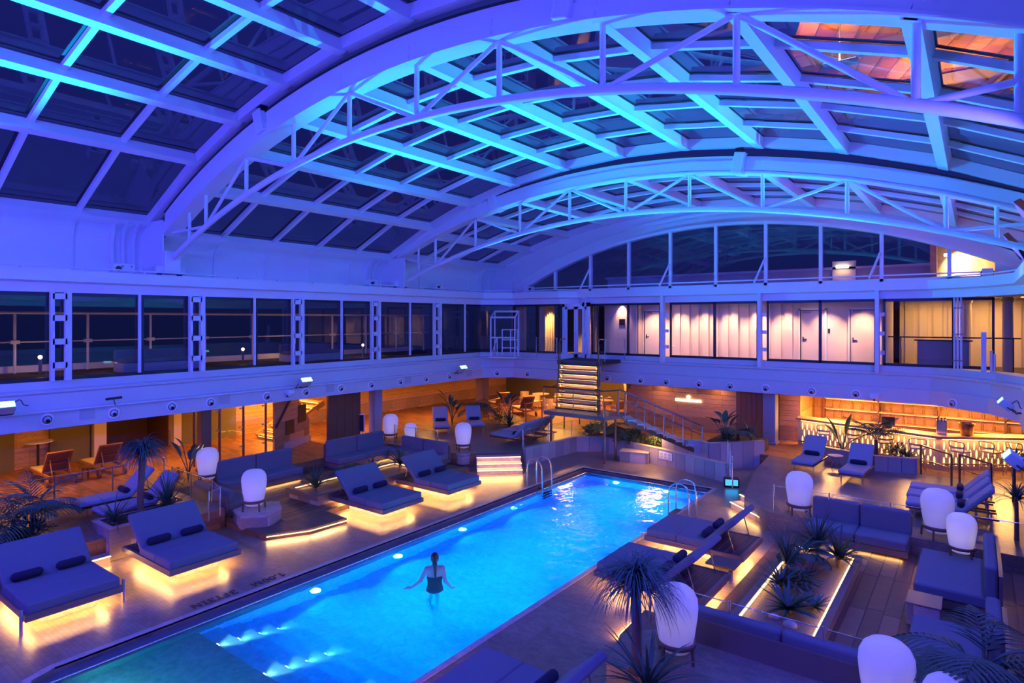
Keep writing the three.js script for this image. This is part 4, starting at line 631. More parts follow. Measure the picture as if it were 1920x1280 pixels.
// sun lounger: foot towards +x
const lounger0 = (() => {
  const g = thing('sun_lounger', 'pale grey cushioned sun lounger on the left terrace next to the gallery glass', 'lounger', [-18.5, 0.512, -6.9], -PI / 2, 'loungers on the left terrace');
  mesh('frame', [bx(-0.95, 0.95, 0.24, 0.29, -0.34, -0.3), bx(-0.95, 0.95, 0.24, 0.29, 0.3, 0.34), bx(0.91, 0.95, 0.24, 0.29, -0.3, 0.3), bx(-0.95, -0.91, 0.24, 0.29, -0.3, 0.3)], m.bronze, g);
  for (const x of [-0.8, 0.75]) for (const z of [-0.3, 0.3]) mesh('leg', bar([x, 0, z], [x, 0.26, z], 0.018), m.chrome, g);
  mesh('seat_cushion', rb(1.28, 0.12, 0.7, 0.05, 0.32, 0.35, 0), m.cushionlight, g);
  const b = mesh('back_cushion', rb(0.86, 0.12, 0.7, 0.05, -0.42, 0.05, 0), m.cushionlight, g); b.position.set(-0.3, 0.32, 0); b.rotation.z = -0.82;
  mesh('bolster', new THREE.CapsuleGeometry(0.08, 0.34, 6, 12).rotateX(PI / 2).translate(-0.2, 0.48, 0), m.towel, g, 'navy rolled bolster'); mesh('support_strut', [bar([-0.75, 0.28, -0.28], [-0.68, 0.7, -0.28], 0.012), bar([-0.75, 0.28, 0.28], [-0.68, 0.7, 0.28], 0.012)], m.chrome, g);
  return g;
})();
dup(lounger0, [-17.3, 0.512, -7.0], -PI / 2, 'pale grey cushioned sun lounger right behind the wooden planter box');
[[-15.1, -20.2], [-15.2, -21.1], [-15.3, -22.0]].forEach(([x, z], k) => dup(lounger0, [x, 0.512, z], PI, ['pale grey sun lounger of the rear lounge row, nearest the pool', 'pale grey sun lounger in the middle of the rear lounge row', 'pale grey sun lounger of the rear lounge row, nearest the amber floor'][k], 'three loungers before the rear lounge'));
dup(lounger0, [-19.5, 0.512, -20.6], -0.75, 'pale grey sun lounger with raised back beside the dark grey column', 'pair of loungers by the rear left plants'); dup(lounger0, [-18.5, 0.512, -21.8], -0.75, 'pale grey sun lounger with raised back among the rear left plants', 'pair of loungers by the rear left plants');
dup(lounger0, [-4.55, 0.5, -23.1], -PI / 2 - 0.06, 'pale grey sun lounger before the bar planter, on the side of the dark column', 'pair of loungers before the bar planter'); dup(lounger0, [-3.05, 0.5, -22.5], -PI / 2 - 0.06, 'pale grey sun lounger before the bar planter, on the side of the handrail', 'pair of loungers before the bar planter');
[[-0.55, -21.0], [-0.55, -20.1], [-0.5, -19.2]].forEach(([x, z], k) => dup(lounger0, [x, 0.5, z], PI, ['grey sun lounger of the bar terrace row, nearest the bar stools', 'grey sun lounger in the middle of the bar terrace row', 'grey sun lounger of the bar terrace row, nearest the lantern pair'][k], 'three loungers by the bar terrace'));
{ const g = thing('round_side_table', 'small round table between the two loungers before the bar planter', 'table', [-3.85, 0.5, -23.6]); mesh('table_top', cyl(0.24, 0.24, 0.02, 0, 0.42, 0, 20), m.cream, g); mesh('leg', [bar([0.15, 0, 0], [0.08, 0.42, 0], 0.012), bar([-0.1, 0, 0.13], [-0.05, 0.42, 0.08], 0.012), bar([-0.1, 0, -0.13], [-0.05, 0.42, -0.08], 0.012)], m.chrome, g); }
{ const g = thing('round_side_table', 'small round table between the loungers by the bar terrace rail', 'table', [0.0, 0.5, -19.65]); mesh('table_top', cyl(0.22, 0.22, 0.02, 0, 0.48, 0, 20), m.cream, g); mesh('leg', cyl(0.03, 0.03, 0.48, 0, 0, 0, 10), m.chrome, g); }
// brown slung loungers on wheels in the gallery
const teak0 = (() => {
  const g = thing('teak_lounger', 'brown slung lounger on wheels facing the dark doorway', 'lounger', [-23.3, 0.5, -8.3], PI, 'brown loungers in the left gallery');
  mesh('frame', [bx(-0.95, 0.95, 0.27, 0.34, -0.36, -0.3), bx(-0.95, 0.95, 0.27, 0.34, 0.3, 0.36), bx(-0.95, -0.89, 0.27, 0.34, -0.3, 0.3), bx(0.89, 0.95, 0.27, 0.34, -0.3, 0.3)], m.teak, g);
  mesh('sling', bx(-0.3, 0.9, 0.34, 0.37, -0.32, 0.32), m.wicker, g); const b = new THREE.Group(); b.name = 'backrest'; b.position.set(-0.28, 0.34, 0); b.rotation.z = -0.95; g.add(b);
  mesh('back_frame', [bx(-0.82, 0, 0, 0.05, -0.34, -0.27), bx(-0.82, 0, 0, 0.05, 0.27, 0.34), bx(-0.82, -0.75, 0, 0.05, -0.27, 0.27), bx(-0.4, -0.35, -0.02, 0.0, -0.3, 0.3)], m.teak, b); mesh('back_sling', bx(-0.76, 0, 0.01, 0.03, -0.28, 0.28), m.brown, b);
  for (const z of [-0.3, 0.3]) { mesh('wheel', new THREE.CylinderGeometry(0.12, 0.12, 0.06, 18).rotateX(PI / 2).translate(-0.8, 0.12, z * 1.25), m.teak, g); mesh('leg', rb(0.06, 0.3, 0.06, 0.01, 0.8, 0.15, z), m.teak, g); mesh('support', bar([-0.85, 0.3, z * 0.8], [-0.62, 0.78, z * 0.8], 0.015), m.teak, g); }
  return g;
})();
dup(teak0, [-23.3, 0.5, -6.9], PI, 'brown slung lounger on wheels facing the round alcove table'); dup(teak0, [-21.6, 0.5, -27.6], 2.6, 'brown slung lounger beside the brown column of the rear lounge', 'brown loungers in the rear lounge'); dup(teak0, [-19.4, 0.5, -26.9], 2.6, 'brown slung lounger among the wicker chairs of the rear lounge', 'brown loungers in the rear lounge');
{ const g = thing('gallery_side_table', 'little dark table between the brown loungers', 'table', [-22.6, 0.5, -7.6]); mesh('table_top', cyl(0.2, 0.2, 0.02, 0, 0.4, 0, 18), m.brown, g); mesh('leg', [bar([0.12, 0, 0], [0.06, 0.4, 0], 0.01), bar([-0.08, 0, 0.1], [-0.04, 0.4, 0.06], 0.01), bar([-0.08, 0, -0.1], [-0.04, 0.4, -0.06], 0.01)], m.black, g); }

// lantern: translucent white barrel on a wooden cradle
const lantern0 = (() => {
  const g = thing('floor_lantern', 'white barrel lantern on the stone pedestal by the left platform', 'lantern', [-15.62, 0.45, -9.2], 0.3);
  mesh('shade', lathe([[0.0, 0.13], [0.2, 0.13], [0.235, 0.17], [0.27, 0.35], [0.31, 0.62], [0.325, 0.78], [0.315, 0.9], [0.27, 1.0], [0.2, 1.06], [0.1, 1.085], [0.0, 1.09]], 36), m.lantern, g);
  mesh('bulb', new THREE.SphereGeometry(0.05, 12, 8).translate(0, 0.6, 0), m.bulb, g); { const l = new THREE.PointLight(rgb(1, 0.8, 0.75), 0.14, 0, 2); l.position.set(0, 0.6, 0); l.castShadow = true; g.add(l); }
  mesh('cradle_ring', new THREE.TorusGeometry(0.275, 0.028, 8, 32).rotateX(PI / 2).scale(1, 1.4, 1).translate(0, 0.25, 0), m.brown, g);
  for (let k = 0; k < 4; k++) { const a = k * PI / 2 + 0.4; mesh('leg', beam([0.31 * Math.cos(a), 0, 0.31 * Math.sin(a)], [0.29 * Math.cos(a), 0.27, 0.29 * Math.sin(a)], 0.035, 0.035), m.brown, g); }
  return g;
})();
[[-19.2, 0.5, -9.75, 1, 'white barrel lantern beside the blue sofa back in the left lounge'], [-15.9, 0.5, -18.05, 1, 'white barrel lantern at the head of the lit left steps'], [-19.75, 0.512, -17.8, 1, 'larger white lantern of the pair before the dark grey column'], [-18.5, 0.512, -17.75, 0.78, 'smaller white lantern of the pair before the dark grey column'], [-3.7, 0.5, -17.45, 1.02, 'white barrel lantern on the terrace corner by the right-hand steps'], [-0.72, 0.5, -17.5, 1.05, 'larger white lantern of the pair behind the right-hand sofa'], [-0.25, 0.5, -16.4, 0.86, 'smaller white lantern of the pair behind the right-hand sofa'], [-3.62, 0.5, -8.95, 1, 'white barrel lantern right under the drooping palm crown'], [-0.9, 0.5, -9.05, 0.98, 'larger white lantern of the pair at the near right glass rail'], [-0.25, 0.5, -8.85, 0.84, 'smaller white lantern of the pair at the near right glass rail']].forEach(([x, y, z, s, l]) => dup(lantern0, [x, y, z], rr(0, 1.5), l).scale.setScalar(s));

// pedestals
const ped = (pts, y0, y1, label) => { const g = thing('stone_pedestal', label, 'pedestal'); mesh('body', uvm(prism(pts, y0, y1 - 0.05)), m.travertine, g); const c = pts.reduce((s, p) => [s[0] + p[0] / pts.length, s[1] + p[1] / pts.length], [0, 0]); mesh('cap', uvm(prism(pts.map(([x, z]) => [c[0] + (x - c[0]) * 1.03, c[1] + (z - c[1]) * 1.03]), y1 - 0.05, y1)), m.stone, g); return g; };
ped([[-16.05, -8.86], [-15.34, -8.67], [-14.87, -9.19], [-15.2, -9.75], [-15.75, -10.03], [-16.3, -9.6]], 0.1, 0.45, 'hexagonal stone pedestal carrying a lantern at the left platform');
ped([[-16.35, -17.6], [-15.55, -17.55], [-15.3, -17.95], [-15.7, -18.5], [-16.4, -18.4]], 0.1, 0.5, 'stone pedestal carrying a lantern beside the lit left steps');

// modular sofa: faces +z, width along x
function sofa(x, y, z, ry, w, label, n = 2, back = 0.85, depth = 0.85) {
  const g = thing('lounge_sofa', label, 'sofa', [x, y, z], ry), u = w / n;
  mesh('base', bx(-w / 2, w / 2, 0.06, 0.2, -depth / 2, depth / 2), m.bedframe, g); mesh('back_board', bx(-w / 2, w / 2, 0.1, back - 0.1, -depth / 2 - 0.04, -depth / 2 + 0.02), m.bedframe, g); mesh('foot', [bx(-w / 2 + 0.05, -w / 2 + 0.12, 0, 0.06, -0.3, 0.3), bx(w / 2 - 0.12, w / 2 - 0.05, 0, 0.06, -0.3, 0.3)], m.bedframe, g);
  for (let k = 0; k < n; k++) { const c = -w / 2 + u * (k + 0.5); mesh('seat_cushion', rb(u - 0.012, 0.22, depth, 0.05, c, 0.31, 0.02), m.cushion, g); mesh('back_cushion', rb(u - 0.012, back - 0.34, 0.2, 0.06, c, 0.38 + (back - 0.34) / 2, -depth / 2 + 0.13), m.cushion, g); }
  strip(g, [-w / 2 + 0.1, 0.055, depth / 2 - 0.05], [w / 2 - 0.1, 0.055, depth / 2 - 0.05], [0, -0.5, 0.86], 16, 0.02); return g;
}
sofa(-18.75, 0.15, -11.25, PI / 2, 2.7, 'blue-grey sofa in front of the glazed stair in the left lounge', 2, 0.95);
sofa(-18.75, 0.15, -15.4, PI / 2, 2.7, 'blue-grey sofa in front of the brown panels in the left lounge', 2, 0.95);
sofa(-17.3, 0.15, -9.25, PI, 2.0, 'blue-grey sofa with its back to the left glass rail', 2, 0.7);
sofa(-17.0, 0.15, -16.75, 0, 2.4, 'blue-grey sofa below the rear left terrace', 2, 0.8);
sofa(-2.3, 0.12, -17.25 + 0.2, -0.03, 2.15, 'two-seat grey sofa below the bar terrace', 2, 0.9, 0.95);
sofa(-0.3, 0.12, -15.3, -PI / 2, 2.3, 'deep grey sofa beside the pair of lanterns on the right', 1, 0.95, 1.3);
sofa(-0.25, 0.12, -11.5, -PI / 2, 2.4, 'deep grey sofa under the palm fronds on the right', 1, 0.95, 1.2);
sofa(-2.3, 0.12, -10.05, PI, 3.2, 'long grey sofa seen from behind at the near right glass rail', 2, 0.85, 0.9);
{ const g = thing('wooden_block_table', 'low wooden block table between the right-hand sofas', 'table', [-0.75, 0.12, -13.45]); mesh('block', uvm(rb(0.5, 0.38, 0.6, 0.02, 0, 0.19, 0)), m.travertine, g); mesh('top', rb(0.54, 0.03, 0.64, 0.01, 0, 0.395, 0), m.bedframe, g); }

// =====================================================================
// PLANTERS, WALLS, RAILS
// =====================================================================
function gravelPlanter(x0, x1, z0, z1, label, y0) {      // z0 far, z1 near
  const g = thing('gravel_planter', label, 'planter'), h = y0 + 0.3, w = 0.13;
  mesh('rim', [bx(x0, x0 + w, h - 0.16, h, z0, z1), bx(x1 - w, x1, h - 0.16, h, z0, z1), bx(x0 + w, x1 - w, h - 0.16, h, z0, z0 + w), bx(x0 + w, x1 - w, h - 0.16, h, z1 - w, z1)], m.bedframe, g); mesh('body', uvm(bx(x0 + 0.05, x1 - 0.05, y0 - 0.1, h - 0.16, z0 + 0.05, z1 - 0.05)), m.travertine, g);
  mesh('gravel', uvm(bx(x0 + w, x1 - w, h - 0.16, h - 0.1, z0 + w, z1 - w)), m.gravel, g);
  for (const [x, d] of [[x0 + w + 0.02, 1], [x1 - w - 0.02, -1]]) strip(g, [x, h - 0.025, z0 + 0.2], [x, h - 0.025, z1 - 0.2], [d * 0.7, -0.7, 0], 9, 0.035);
  strip(g, [x0 + 0.2, h - 0.025, z0 + w + 0.02], [x1 - 0.2, h - 0.025, z0 + w + 0.02], [0, -0.7, 0.7], 9, 0.035); return g;
}
gravelPlanter(-3.46, -1.98, -15.4, -10.9, 'long bronze-rimmed gravel planter with lit inner edges on the right', 0.12); gravelPlanter(-16.85, -15.3, -15.4, -11.0, 'long bronze-rimmed gravel planter behind the left daybeds', 0.15);
function slabWall(pts, y0, y1, t, label, cap = true) {     // upright stone slabs along a line, each slab its own piece
  const g = thing('stone_wall', label, 'wall');
  for (let i = 0; i < pts.length - 1; i++) { const a = pts[i], b = pts[i + 1], L = Math.hypot(b[0] - a[0], b[1] - a[1]), n = Math.max(1, Math.round(L / 0.46)); for (let k = 0; k < n; k++) { const p = t0 => [a[0] + (b[0] - a[0]) * t0, a[1] + (b[1] - a[1]) * t0], s = p((k + 0.015) / n), e = p((k + 0.985) / n), o = 0.006 * ((k * 7) % 3); mesh('slab', uvm(beam([s[0], (y0 + y1) / 2, s[1]], [e[0], (y0 + y1) / 2, e[1]], t + o, y1 - y0)), m.slab[(k * 5 + i) % 3], g); } if (cap) mesh('cap', beam([a[0], y1 + 0.015, a[1]], [b[0], y1 + 0.015, b[1]], t + 0.05, 0.03), m.stone, g); }
  return g;
}
slabWall([[-13.85, -19.25], [-13.55, -22.55], [-12.7, -23.3], [-10.95, -22.8], [-9.75, -22.45], [-6.85, -21.4]], 0, 0.62, 0.14, 'low stone slab wall around the far end of the pool');
slabWall([[-9.75, -22.7], [-8.3, -23.05], [-7.95, -22.75], [-6.45, -24.5]], 0, 0.98, 0.14, 'taller stone slab planter wall below the staircase');
slabWall([[-4.35, -24.6], [-2.75, -24.0], [-1.62, -24.35], [-1.6, -24.75]], 0.5, 0.98, 0.14, 'stone slab planter wall in front of the bar');
{ const s = thing('planting_bed', 'dark soil bed behind the low stone wall at the far pool end', 'soil'); mesh('soil', prism([[-13.5, -22.6], [-12.7, -23.3], [-10.95, -22.8], [-9.75, -22.5], [-9.7, -24.2], [-13.5, -24.2]], 0.4, 0.56), m.soil, s); const s2 = thing('planting_bed', 'dark soil filling the taller stone planter below the staircase', 'soil'); mesh('soil', prism([[-8.3, -23.05], [-7.95, -22.75], [-6.45, -24.5], [-6.5, -25.4], [-8.3, -25.4]], 0.5, 0.92), m.soil, s2); const s3 = thing('planting_bed', 'dark soil filling the stone planter in front of the bar', 'soil'); mesh('soil', prism([[-4.35, -24.6], [-2.75, -24.0], [-1.62, -24.35], [-1.6, -24.7], [-4.3, -24.95]], 0.5, 0.9), m.soil, s3); }
{ const g = thing('bench_block', 'stone bench block against the low wall at the far pool end', 'bench', [-10.75, 0, -22.45], 0.25); mesh('block', uvm(bx(-0.55, 0.55, 0, 0.4, -0.2, 0.35)), m.travertine, g); mesh('top', bx(-0.57, 0.57, 0.4, 0.43, -0.22, 0.38), m.stone, g); }
{ const g = thing('notice_plate', 'small pale notice plate on the low stone wall', 'sign', [-9.4, 0.42, -22.24], -0.35); mesh('plate', bx(-0.32, 0.32, -0.14, 0.14, 0, 0.02), m.white, g); mesh('pictogram', [-0.2, 0, 0.2].flatMap(x => [bx(x - 0.06, x + 0.06, 0.01, 0.1, 0.02, 0.026), bx(x - 0.06, x + 0.06, -0.1, -0.02, 0.02, 0.026)]), m.panelgrey, g); }
{ const g = thing('wooden_planter_box', 'tall wooden planter box holding the slender palm on the left', 'planter', [-16.5, 0, -6.75]); mesh('side', uvm(bx(-0.5, 0.5, 0, 0.74, -0.9, 0.9)), m.travertine, g); mesh('rim', [bx(-0.52, 0.52, 0.74, 0.77, -0.92, -0.8), bx(-0.52, 0.52, 0.74, 0.77, 0.8, 0.92), bx(-0.52, -0.4, 0.74, 0.77, -0.8, 0.8), bx(0.4, 0.52, 0.74, 0.77, -0.8, 0.8)], m.stone, g); mesh('soil', bx(-0.42, 0.42, 0.735, 0.76, -0.82, 0.82), m.soil, g); }
{ const g = thing('near_planter', 'stone planter of palms at the near left edge', 'planter', [-17.4, 0.0, -3.4]); mesh('side', uvm(bx(-0.7, 0.5, 0, 0.6, -1.5, 2.5)), m.travertine, g); mesh('soil', bx(-0.65, 0.45, 0.59, 0.62, -1.45, 2.45), m.soil, g); }

function glassRail(name, label, pts, y0, h, post = m.chrome, top = false, spacing = 1.3) {
  const g = thing(name, label, 'glass rail');
  for (let i = 0; i < pts.length - 1; i++) {
    const a = pts[i], b = pts[i + 1], ya = a[2] ?? y0, yb = b[2] ?? y0, L = Math.hypot(b[0] - a[0], b[1] - a[1]), n = Math.max(1, Math.round(L / spacing)), P = t => [a[0] + (b[0] - a[0]) * t, ya + (yb - ya) * t, a[1] + (b[1] - a[1]) * t];
    for (let k = 0; k <= n; k++) { if (k === 0 && i > 0) continue; const p = P(k / n); mesh('post', bar(p, [p[0], p[1] + h, p[2]], 0.022), post, g); }
    for (let k = 0; k < n; k++) { const p = P((k + 0.04) / n), q = P((k + 0.96) / n), geo = new THREE.BufferGeometry(); geo.setAttribute('position', new THREE.Float32BufferAttribute([p[0], p[1] + 0.06, p[2], q[0], q[1] + 0.06, q[2], q[0], q[1] + h - 0.03, q[2], p[0], p[1] + h - 0.03, p[2]], 3)); geo.setIndex([0, 1, 2, 0, 2, 3]); geo.computeVertexNormals(); geo.setAttribute('uv', new THREE.Float32BufferAttribute([0, 0, 1, 0, 1, 1, 0, 1], 2)); mesh('pane', geo, m.glass, g); if (!top) mesh('edge', bar([p[0], p[1] + h - 0.03, p[2]], [q[0], q[1] + h - 0.03, q[2]], 0.008, 6), m.chrome, g); }
    if (top) { const p = P(0), q = P(1); mesh('top_rail', bar([p[0], p[1] + h, p[2]], [q[0], q[1] + h, q[2]], 0.032), post, g); }
  }
  return g;
}
glassRail('glass_balustrade', 'clear glass balustrade between the left terrace and the near lounge', [[-19.0, -8.6], [-16.6, -8.55], [-15.7, -8.3], [-15.5, -7.9]], 0.5, 0.75);
glassRail('glass_balustrade', 'clear glass balustrade along the gallery behind the left loungers', [[-19.3, -4.4], [-19.3, -8.5]], 0.5, 1.0);
glassRail('glass_balustrade', 'clear glass balustrade at the rear left terrace edge', [[-16.6, -17.35], [-19.0, -17.35]], 0.5, 0.8); glassRail('glass_balustrade', 'clear glass balustrade on the far left pool wall', [[-13.95, -19.3], [-13.65, -22.4]], 0.6, 0.75);
glassRail('glass_balustrade', 'clear glass balustrade at the far right pool corner', [[-6.8, -21.4], [-5.9, -19.0]], 0.5, 0.95); glassRail('glass_balustrade', 'clear glass balustrade behind the near right sofa', [[-4.4, -9.75], [0.9, -9.68]], 0.5, 0.72);
glassRail('glass_balustrade', 'clear glass balustrade behind the two-seat right-hand sofa', [[-4.3, -17.35], [1.0, -17.35]], 0.5, 0.7);
function handrail(label, pts, h) { const g = thing('handrail', label, 'railing'); pts.forEach(p => mesh('post', bar(p, [p[0], p[1] + h, p[2]], 0.03), m.bronze, g)); mesh('top_rail', pts.slice(1).map((p, i) => bar([pts[i][0], pts[i][1] + h, pts[i][2]], [p[0], p[1] + h, p[2]], 0.03)), m.bronze, g); mesh('mid_rail', pts.slice(1).map((p, i) => bar([pts[i][0], pts[i][1] + h * 0.55, pts[i][2]], [p[0], p[1] + h * 0.55, p[2]], 0.015)), m.bronze, g); }
handrail('bronze handrail beside the bar planter steps', [[-1.45, 0.5, -24.4], [-0.6, 0.5, -23.2]], 0.95); handrail('bronze handrail of the bar ramp by the loungers', [[-0.4, 0.5, -23.4], [0.35, 0.5, -22.4]], 0.95);
handrail('bronze handrail before the rear lounge floor', [[-17.6, 0.5, -24.6], [-17.6, 0.5, -26.0]], 0.95); handrail('bronze handrail at the rear lounge entry', [[-15.4, 0.5, -24.6], [-15.4, 0.5, -26.0]], 0.95);
handrail('bronze handrail next to the brown column', [[-19.8, 0.5, -24.4], [-20.0, 0.5, -25.6]], 0.95);

// pool ladders
function ladder(x, z, ry, label) {
  const g = thing('pool_ladder', label, 'ladder', [x, 0, z], ry);   // towards the water is +x
  for (const s of [-0.28, 0.28]) mesh('hand_rail', tube([[-0.5, 0, s], [-0.5, 0.55, s], [-0.42, 0.85, s], [-0.15, 0.92, s], [0.05, 0.78, s], [0.1, 0.4, s], [0.1, -0.2, s], [0.1, -0.9, s]], 0.022, 40, 8), m.chrome, g);
  for (const y of [-0.3, -0.55, -0.8]) mesh('rung', rb(0.12, 0.03, 0.54, 0.01, 0.1, y, 0), m.black, g); mesh('tread_plate', rb(0.2, 0.04, 0.6, 0.01, 0.02, 0.0, 0), m.black, g); return g;
}
ladder(POOL.x0 + 0.3, -17.2, 0, 'chrome pool ladder on the left edge by the lit steps'); ladder(POOL.x1 - 0.02, -17.2, PI, 'chrome pool ladder on the right edge by the daybeds');
{ const g = thing('pool_lift_light', 'small box with a glowing cyan face on the far pool deck', 'light', [-6.55, 0, -20.95], 0.4); mesh('housing', rb(0.5, 0.3, 0.3, 0.05, 0, 0.15, 0), m.black, g); mesh('lamp_face', rb(0.4, 0.2, 0.02, 0.02, 0, 0.17, 0.155), m.softblue, g); area(g, CYAN, 3, 0.4, 0.2, [0, 0.17, 0.18], [0, 0, 1]); }

// =====================================================================
// MAIN STAIRCASE
// =====================================================================
{
  const g = thing('staircase', 'open staircase with lit treads and glass sides turning down from the upper door', 'staircase');
  const top = [-14.35, 3.72, -24.2], bot = [-13.1, 1.9, -21.95], n = 10, w = 1.0;
  mesh('top_landing', prism([[-15.7, -26], [-13.2, -26], [-13.3, -24.2], [-15.4, -24.2]], 3.56, 3.72), m.carpet, g); mesh('landing_edge', bx(-15.5, -13.2, 3.55, 3.72, -24.2, -24.14), m.bedframe, g);
  for (let k = 0; k < n; k++) { const t = (k + 1) / n, x = top[0] + (bot[0] - top[0]) * t, y = top[1] + (bot[1] - top[1]) * t, z = top[2] + (bot[2] - top[2]) * t; const tr = mesh('tread', rb(2 * w, 0.05, 0.3, 0.01, x, y, z), m.darkwood, g); mesh('riser', bx(x - w, x + w, y - 0.16, y - 0.02, z - 0.14, z - 0.12), m.cream, g); if (k % 2 === 0) strip(g, [x - w + 0.05, y - 0.03, z + 0.1], [x + w - 0.05, y - 0.03, z + 0.1], [0, -1, -0.3], 24, 0.02); else mesh('led_strip', bx(x - w + 0.05, x + w - 0.05, y - 0.035, y - 0.025, z + 0.09, z + 0.11), m.ledwarm, g); }
  for (const s of [-1, 1]) { mesh('stringer', beam([top[0] + s * (w - 0.1), top[1] - 0.15, top[2]], [bot[0] + s * (w - 0.1), bot[1] - 0.15, bot[2]], 0.08, 0.2), m.bronze, g); mesh('handrail', tube([[top[0] + s * w, top[1] + 0.95, top[2] - 0.4], [top[0] + s * w, top[1] + 0.95, top[2]], [bot[0] + s * w, bot[1] + 0.95, bot[2]], [bot[0] + s * w, bot[1] + 0.9, bot[2] + 0.3]], 0.03, 40, 8), m.bronze, g); for (const t of [0.1, 0.4, 0.7, 1]) mesh('baluster', bar([top[0] + (bot[0] - top[0]) * t + s * w, top[1] + (bot[1] - top[1]) * t - 0.05, top[2] + (bot[2] - top[2]) * t], [top[0] + (bot[0] - top[0]) * t + s * w, top[1] + (bot[1] - top[1]) * t + 0.95, top[2] + (bot[2] - top[2]) * t], 0.02), m.bronze, g); }
  mesh('mid_landing', prism([[-14.1, -22.0], [-14.1, -20.95], [-11.3, -20.95], [-11.0, -22.4], [-12.1, -22.4], [-12.1, -22.0]], 1.72, 1.88), m.bedframe, g); for (const [x, z] of [[-13.9, -21.2], [-11.5, -21.3], [-11.5, -22.2]]) mesh('mid_landing_post', bar([x, 0, z], [x, 1.72, z], 0.05), m.bronze, g);
  const p0 = [-11.0, 1.88, -21.75], p1 = [-8.7, 0.6, -23.6], nn = 8, d = V(p1[0] - p0[0], 0, p1[2] - p0[2]).normalize(), sd = [-d.z, d.x];
  for (let k = 0; k < nn; k++) { const t = (k + 0.7) / nn, x = p0[0] + (p1[0] - p0[0]) * t, y = p0[1] + (p1[1] - p0[1]) * t, z = p0[2] + (p1[2] - p0[2]) * t; mesh('lower_tread', beam([x - sd[0] * 0.65, y, z - sd[1] * 0.65], [x + sd[0] * 0.65, y, z + sd[1] * 0.65], 0.34, 0.05), m.cream, g); mesh('led_strip', beam([x - sd[0] * 0.6 - d.x * 0.1, y - 0.035, z - sd[1] * 0.6 - d.z * 0.1], [x + sd[0] * 0.6 - d.x * 0.1, y - 0.035, z + sd[1] * 0.6 - d.z * 0.1], 0.02, 0.012), m.ledwarm, g); }
  area(g, WARM, 12, 1.8, 0.8, [-10, 1.0, -22.6], [0, -1, 0.1]); mesh('lower_stringer', [-0.6, 0.6].map(o => beam([p0[0] + sd[0] * o, p0[1] - 0.12, p0[2] + sd[1] * o], [p1[0] + sd[0] * o, p1[1] - 0.12, p1[2] + sd[1] * o], 0.06, 0.16)), m.bronze, g);
  for (const o of [-0.65, 0.65]) { const q = (t, h) => [p0[0] + (p1[0] - p0[0]) * t + sd[0] * o, p0[1] + (p1[1] - p0[1]) * t + h, p0[2] + (p1[2] - p0[2]) * t + sd[1] * o]; mesh('lower_handrail', [bar(q(0, 0.95), q(1, 0.95), 0.03), bar(q(0, 0.6), q(1, 0.6), 0.018)], m.bronze, g); for (const t of [0, 0.25, 0.5, 0.75, 1]) mesh('baluster', bar(q(t, -0.1), q(t, 0.95), 0.03), m.chrome, g); }
  const rail = [[-14.1, -20.95], [-12.7, -20.95], [-11.35, -20.95], [-11.05, -21.6]]; mesh('landing_rail', rail.slice(1).map((p, i) => bar([rail[i][0], 2.85, rail[i][1]], [p[0], 2.85, p[1]], 0.03)), m.bronze, g); for (const p of rail) mesh('baluster', bar([p[0], 1.85, p[1]], [p[0], 2.85, p[1]], 0.022), m.chrome, g);
  for (let i = 0; i < 3; i++) { const a = rail[i], b = rail[i + 1], L = Math.hypot(b[0] - a[0], b[1] - a[1]); mesh('pane', new THREE.PlaneGeometry(L * 0.92, 0.85).rotateY(-Math.atan2(b[1] - a[1], b[0] - a[0])).translate((a[0] + b[0]) / 2, 2.36, (a[1] + b[1]) / 2), m.glass, g); }
}
glassRail('glass_balustrade', 'clear glass balustrade left of the upper stair door', [[-17.4, -25.2], [-15.75, -24.5]], 3.72, 1.0); glassRail('glass_balustrade', 'clear glass balustrade right of the upper stair door', [[-13.1, -24.3], [-12.9, -25.8]], 3.72, 1.0);
{ // white maintenance cradle on the corner ledge
  const g = thing('maintenance_cradle', 'white tubular maintenance cradle on the corner ledge of the upper deck', 'cradle', [-18.9, 3.68, -24.75], 0.25), b = (a, c, r = 0.04) => bar(a, c, r);
  mesh('frame', [b([-0.65, 0, 0], [-0.65, 2.3, 0]), b([0.65, 0, 0], [0.65, 2.3, 0]), b([-0.65, 0, 0.5], [-0.65, 2.0, 0.5]), b([0.65, 0, 0.5], [0.65, 2.0, 0.5]), b([-0.65, 2.3, 0], [0.65, 2.3, 0], 0.05), b([-0.65, 2.0, 0.5], [0.65, 2.0, 0.5], 0.05), b([-0.65, 2.3, 0], [-0.65, 2.0, 0.5]), b([0.65, 2.3, 0], [0.65, 2.0, 0.5]), b([-0.65, 1.0, 0.5], [0.65, 1.0, 0.5]), b([-0.65, 1.0, 0], [-0.65, 1.0, 0.5])], m.white, g);
  mesh('brace', [b([-0.65, 0, 0.5], [-0.3, 1, 0.5], 0.03), b([-0.3, 1.0, 0.5], [-0.3, 0.1, 0.5], 0.03)], m.white, g); mesh('gate', [b([0.0, 0.1, 0.56], [0, 1.4, 0.56], 0.028), b([0.45, 0.1, 0.56], [0.45, 1.4, 0.56], 0.028), b([0.8, 0.1, 0.5], [0.8, 1.4, 0.5], 0.028), b([0, 1.4, 0.56], [0.8, 1.4, 0.5], 0.028), b([0, 0.9, 0.56], [0.8, 0.9, 0.5], 0.028), b([0, 0.5, 0.56], [0.8, 0.5, 0.5], 0.028)], m.white, g); mesh('platform', rb(1.5, 0.08, 0.8, 0.02, 0.05, 0.02, 0.25), m.white, g);
}
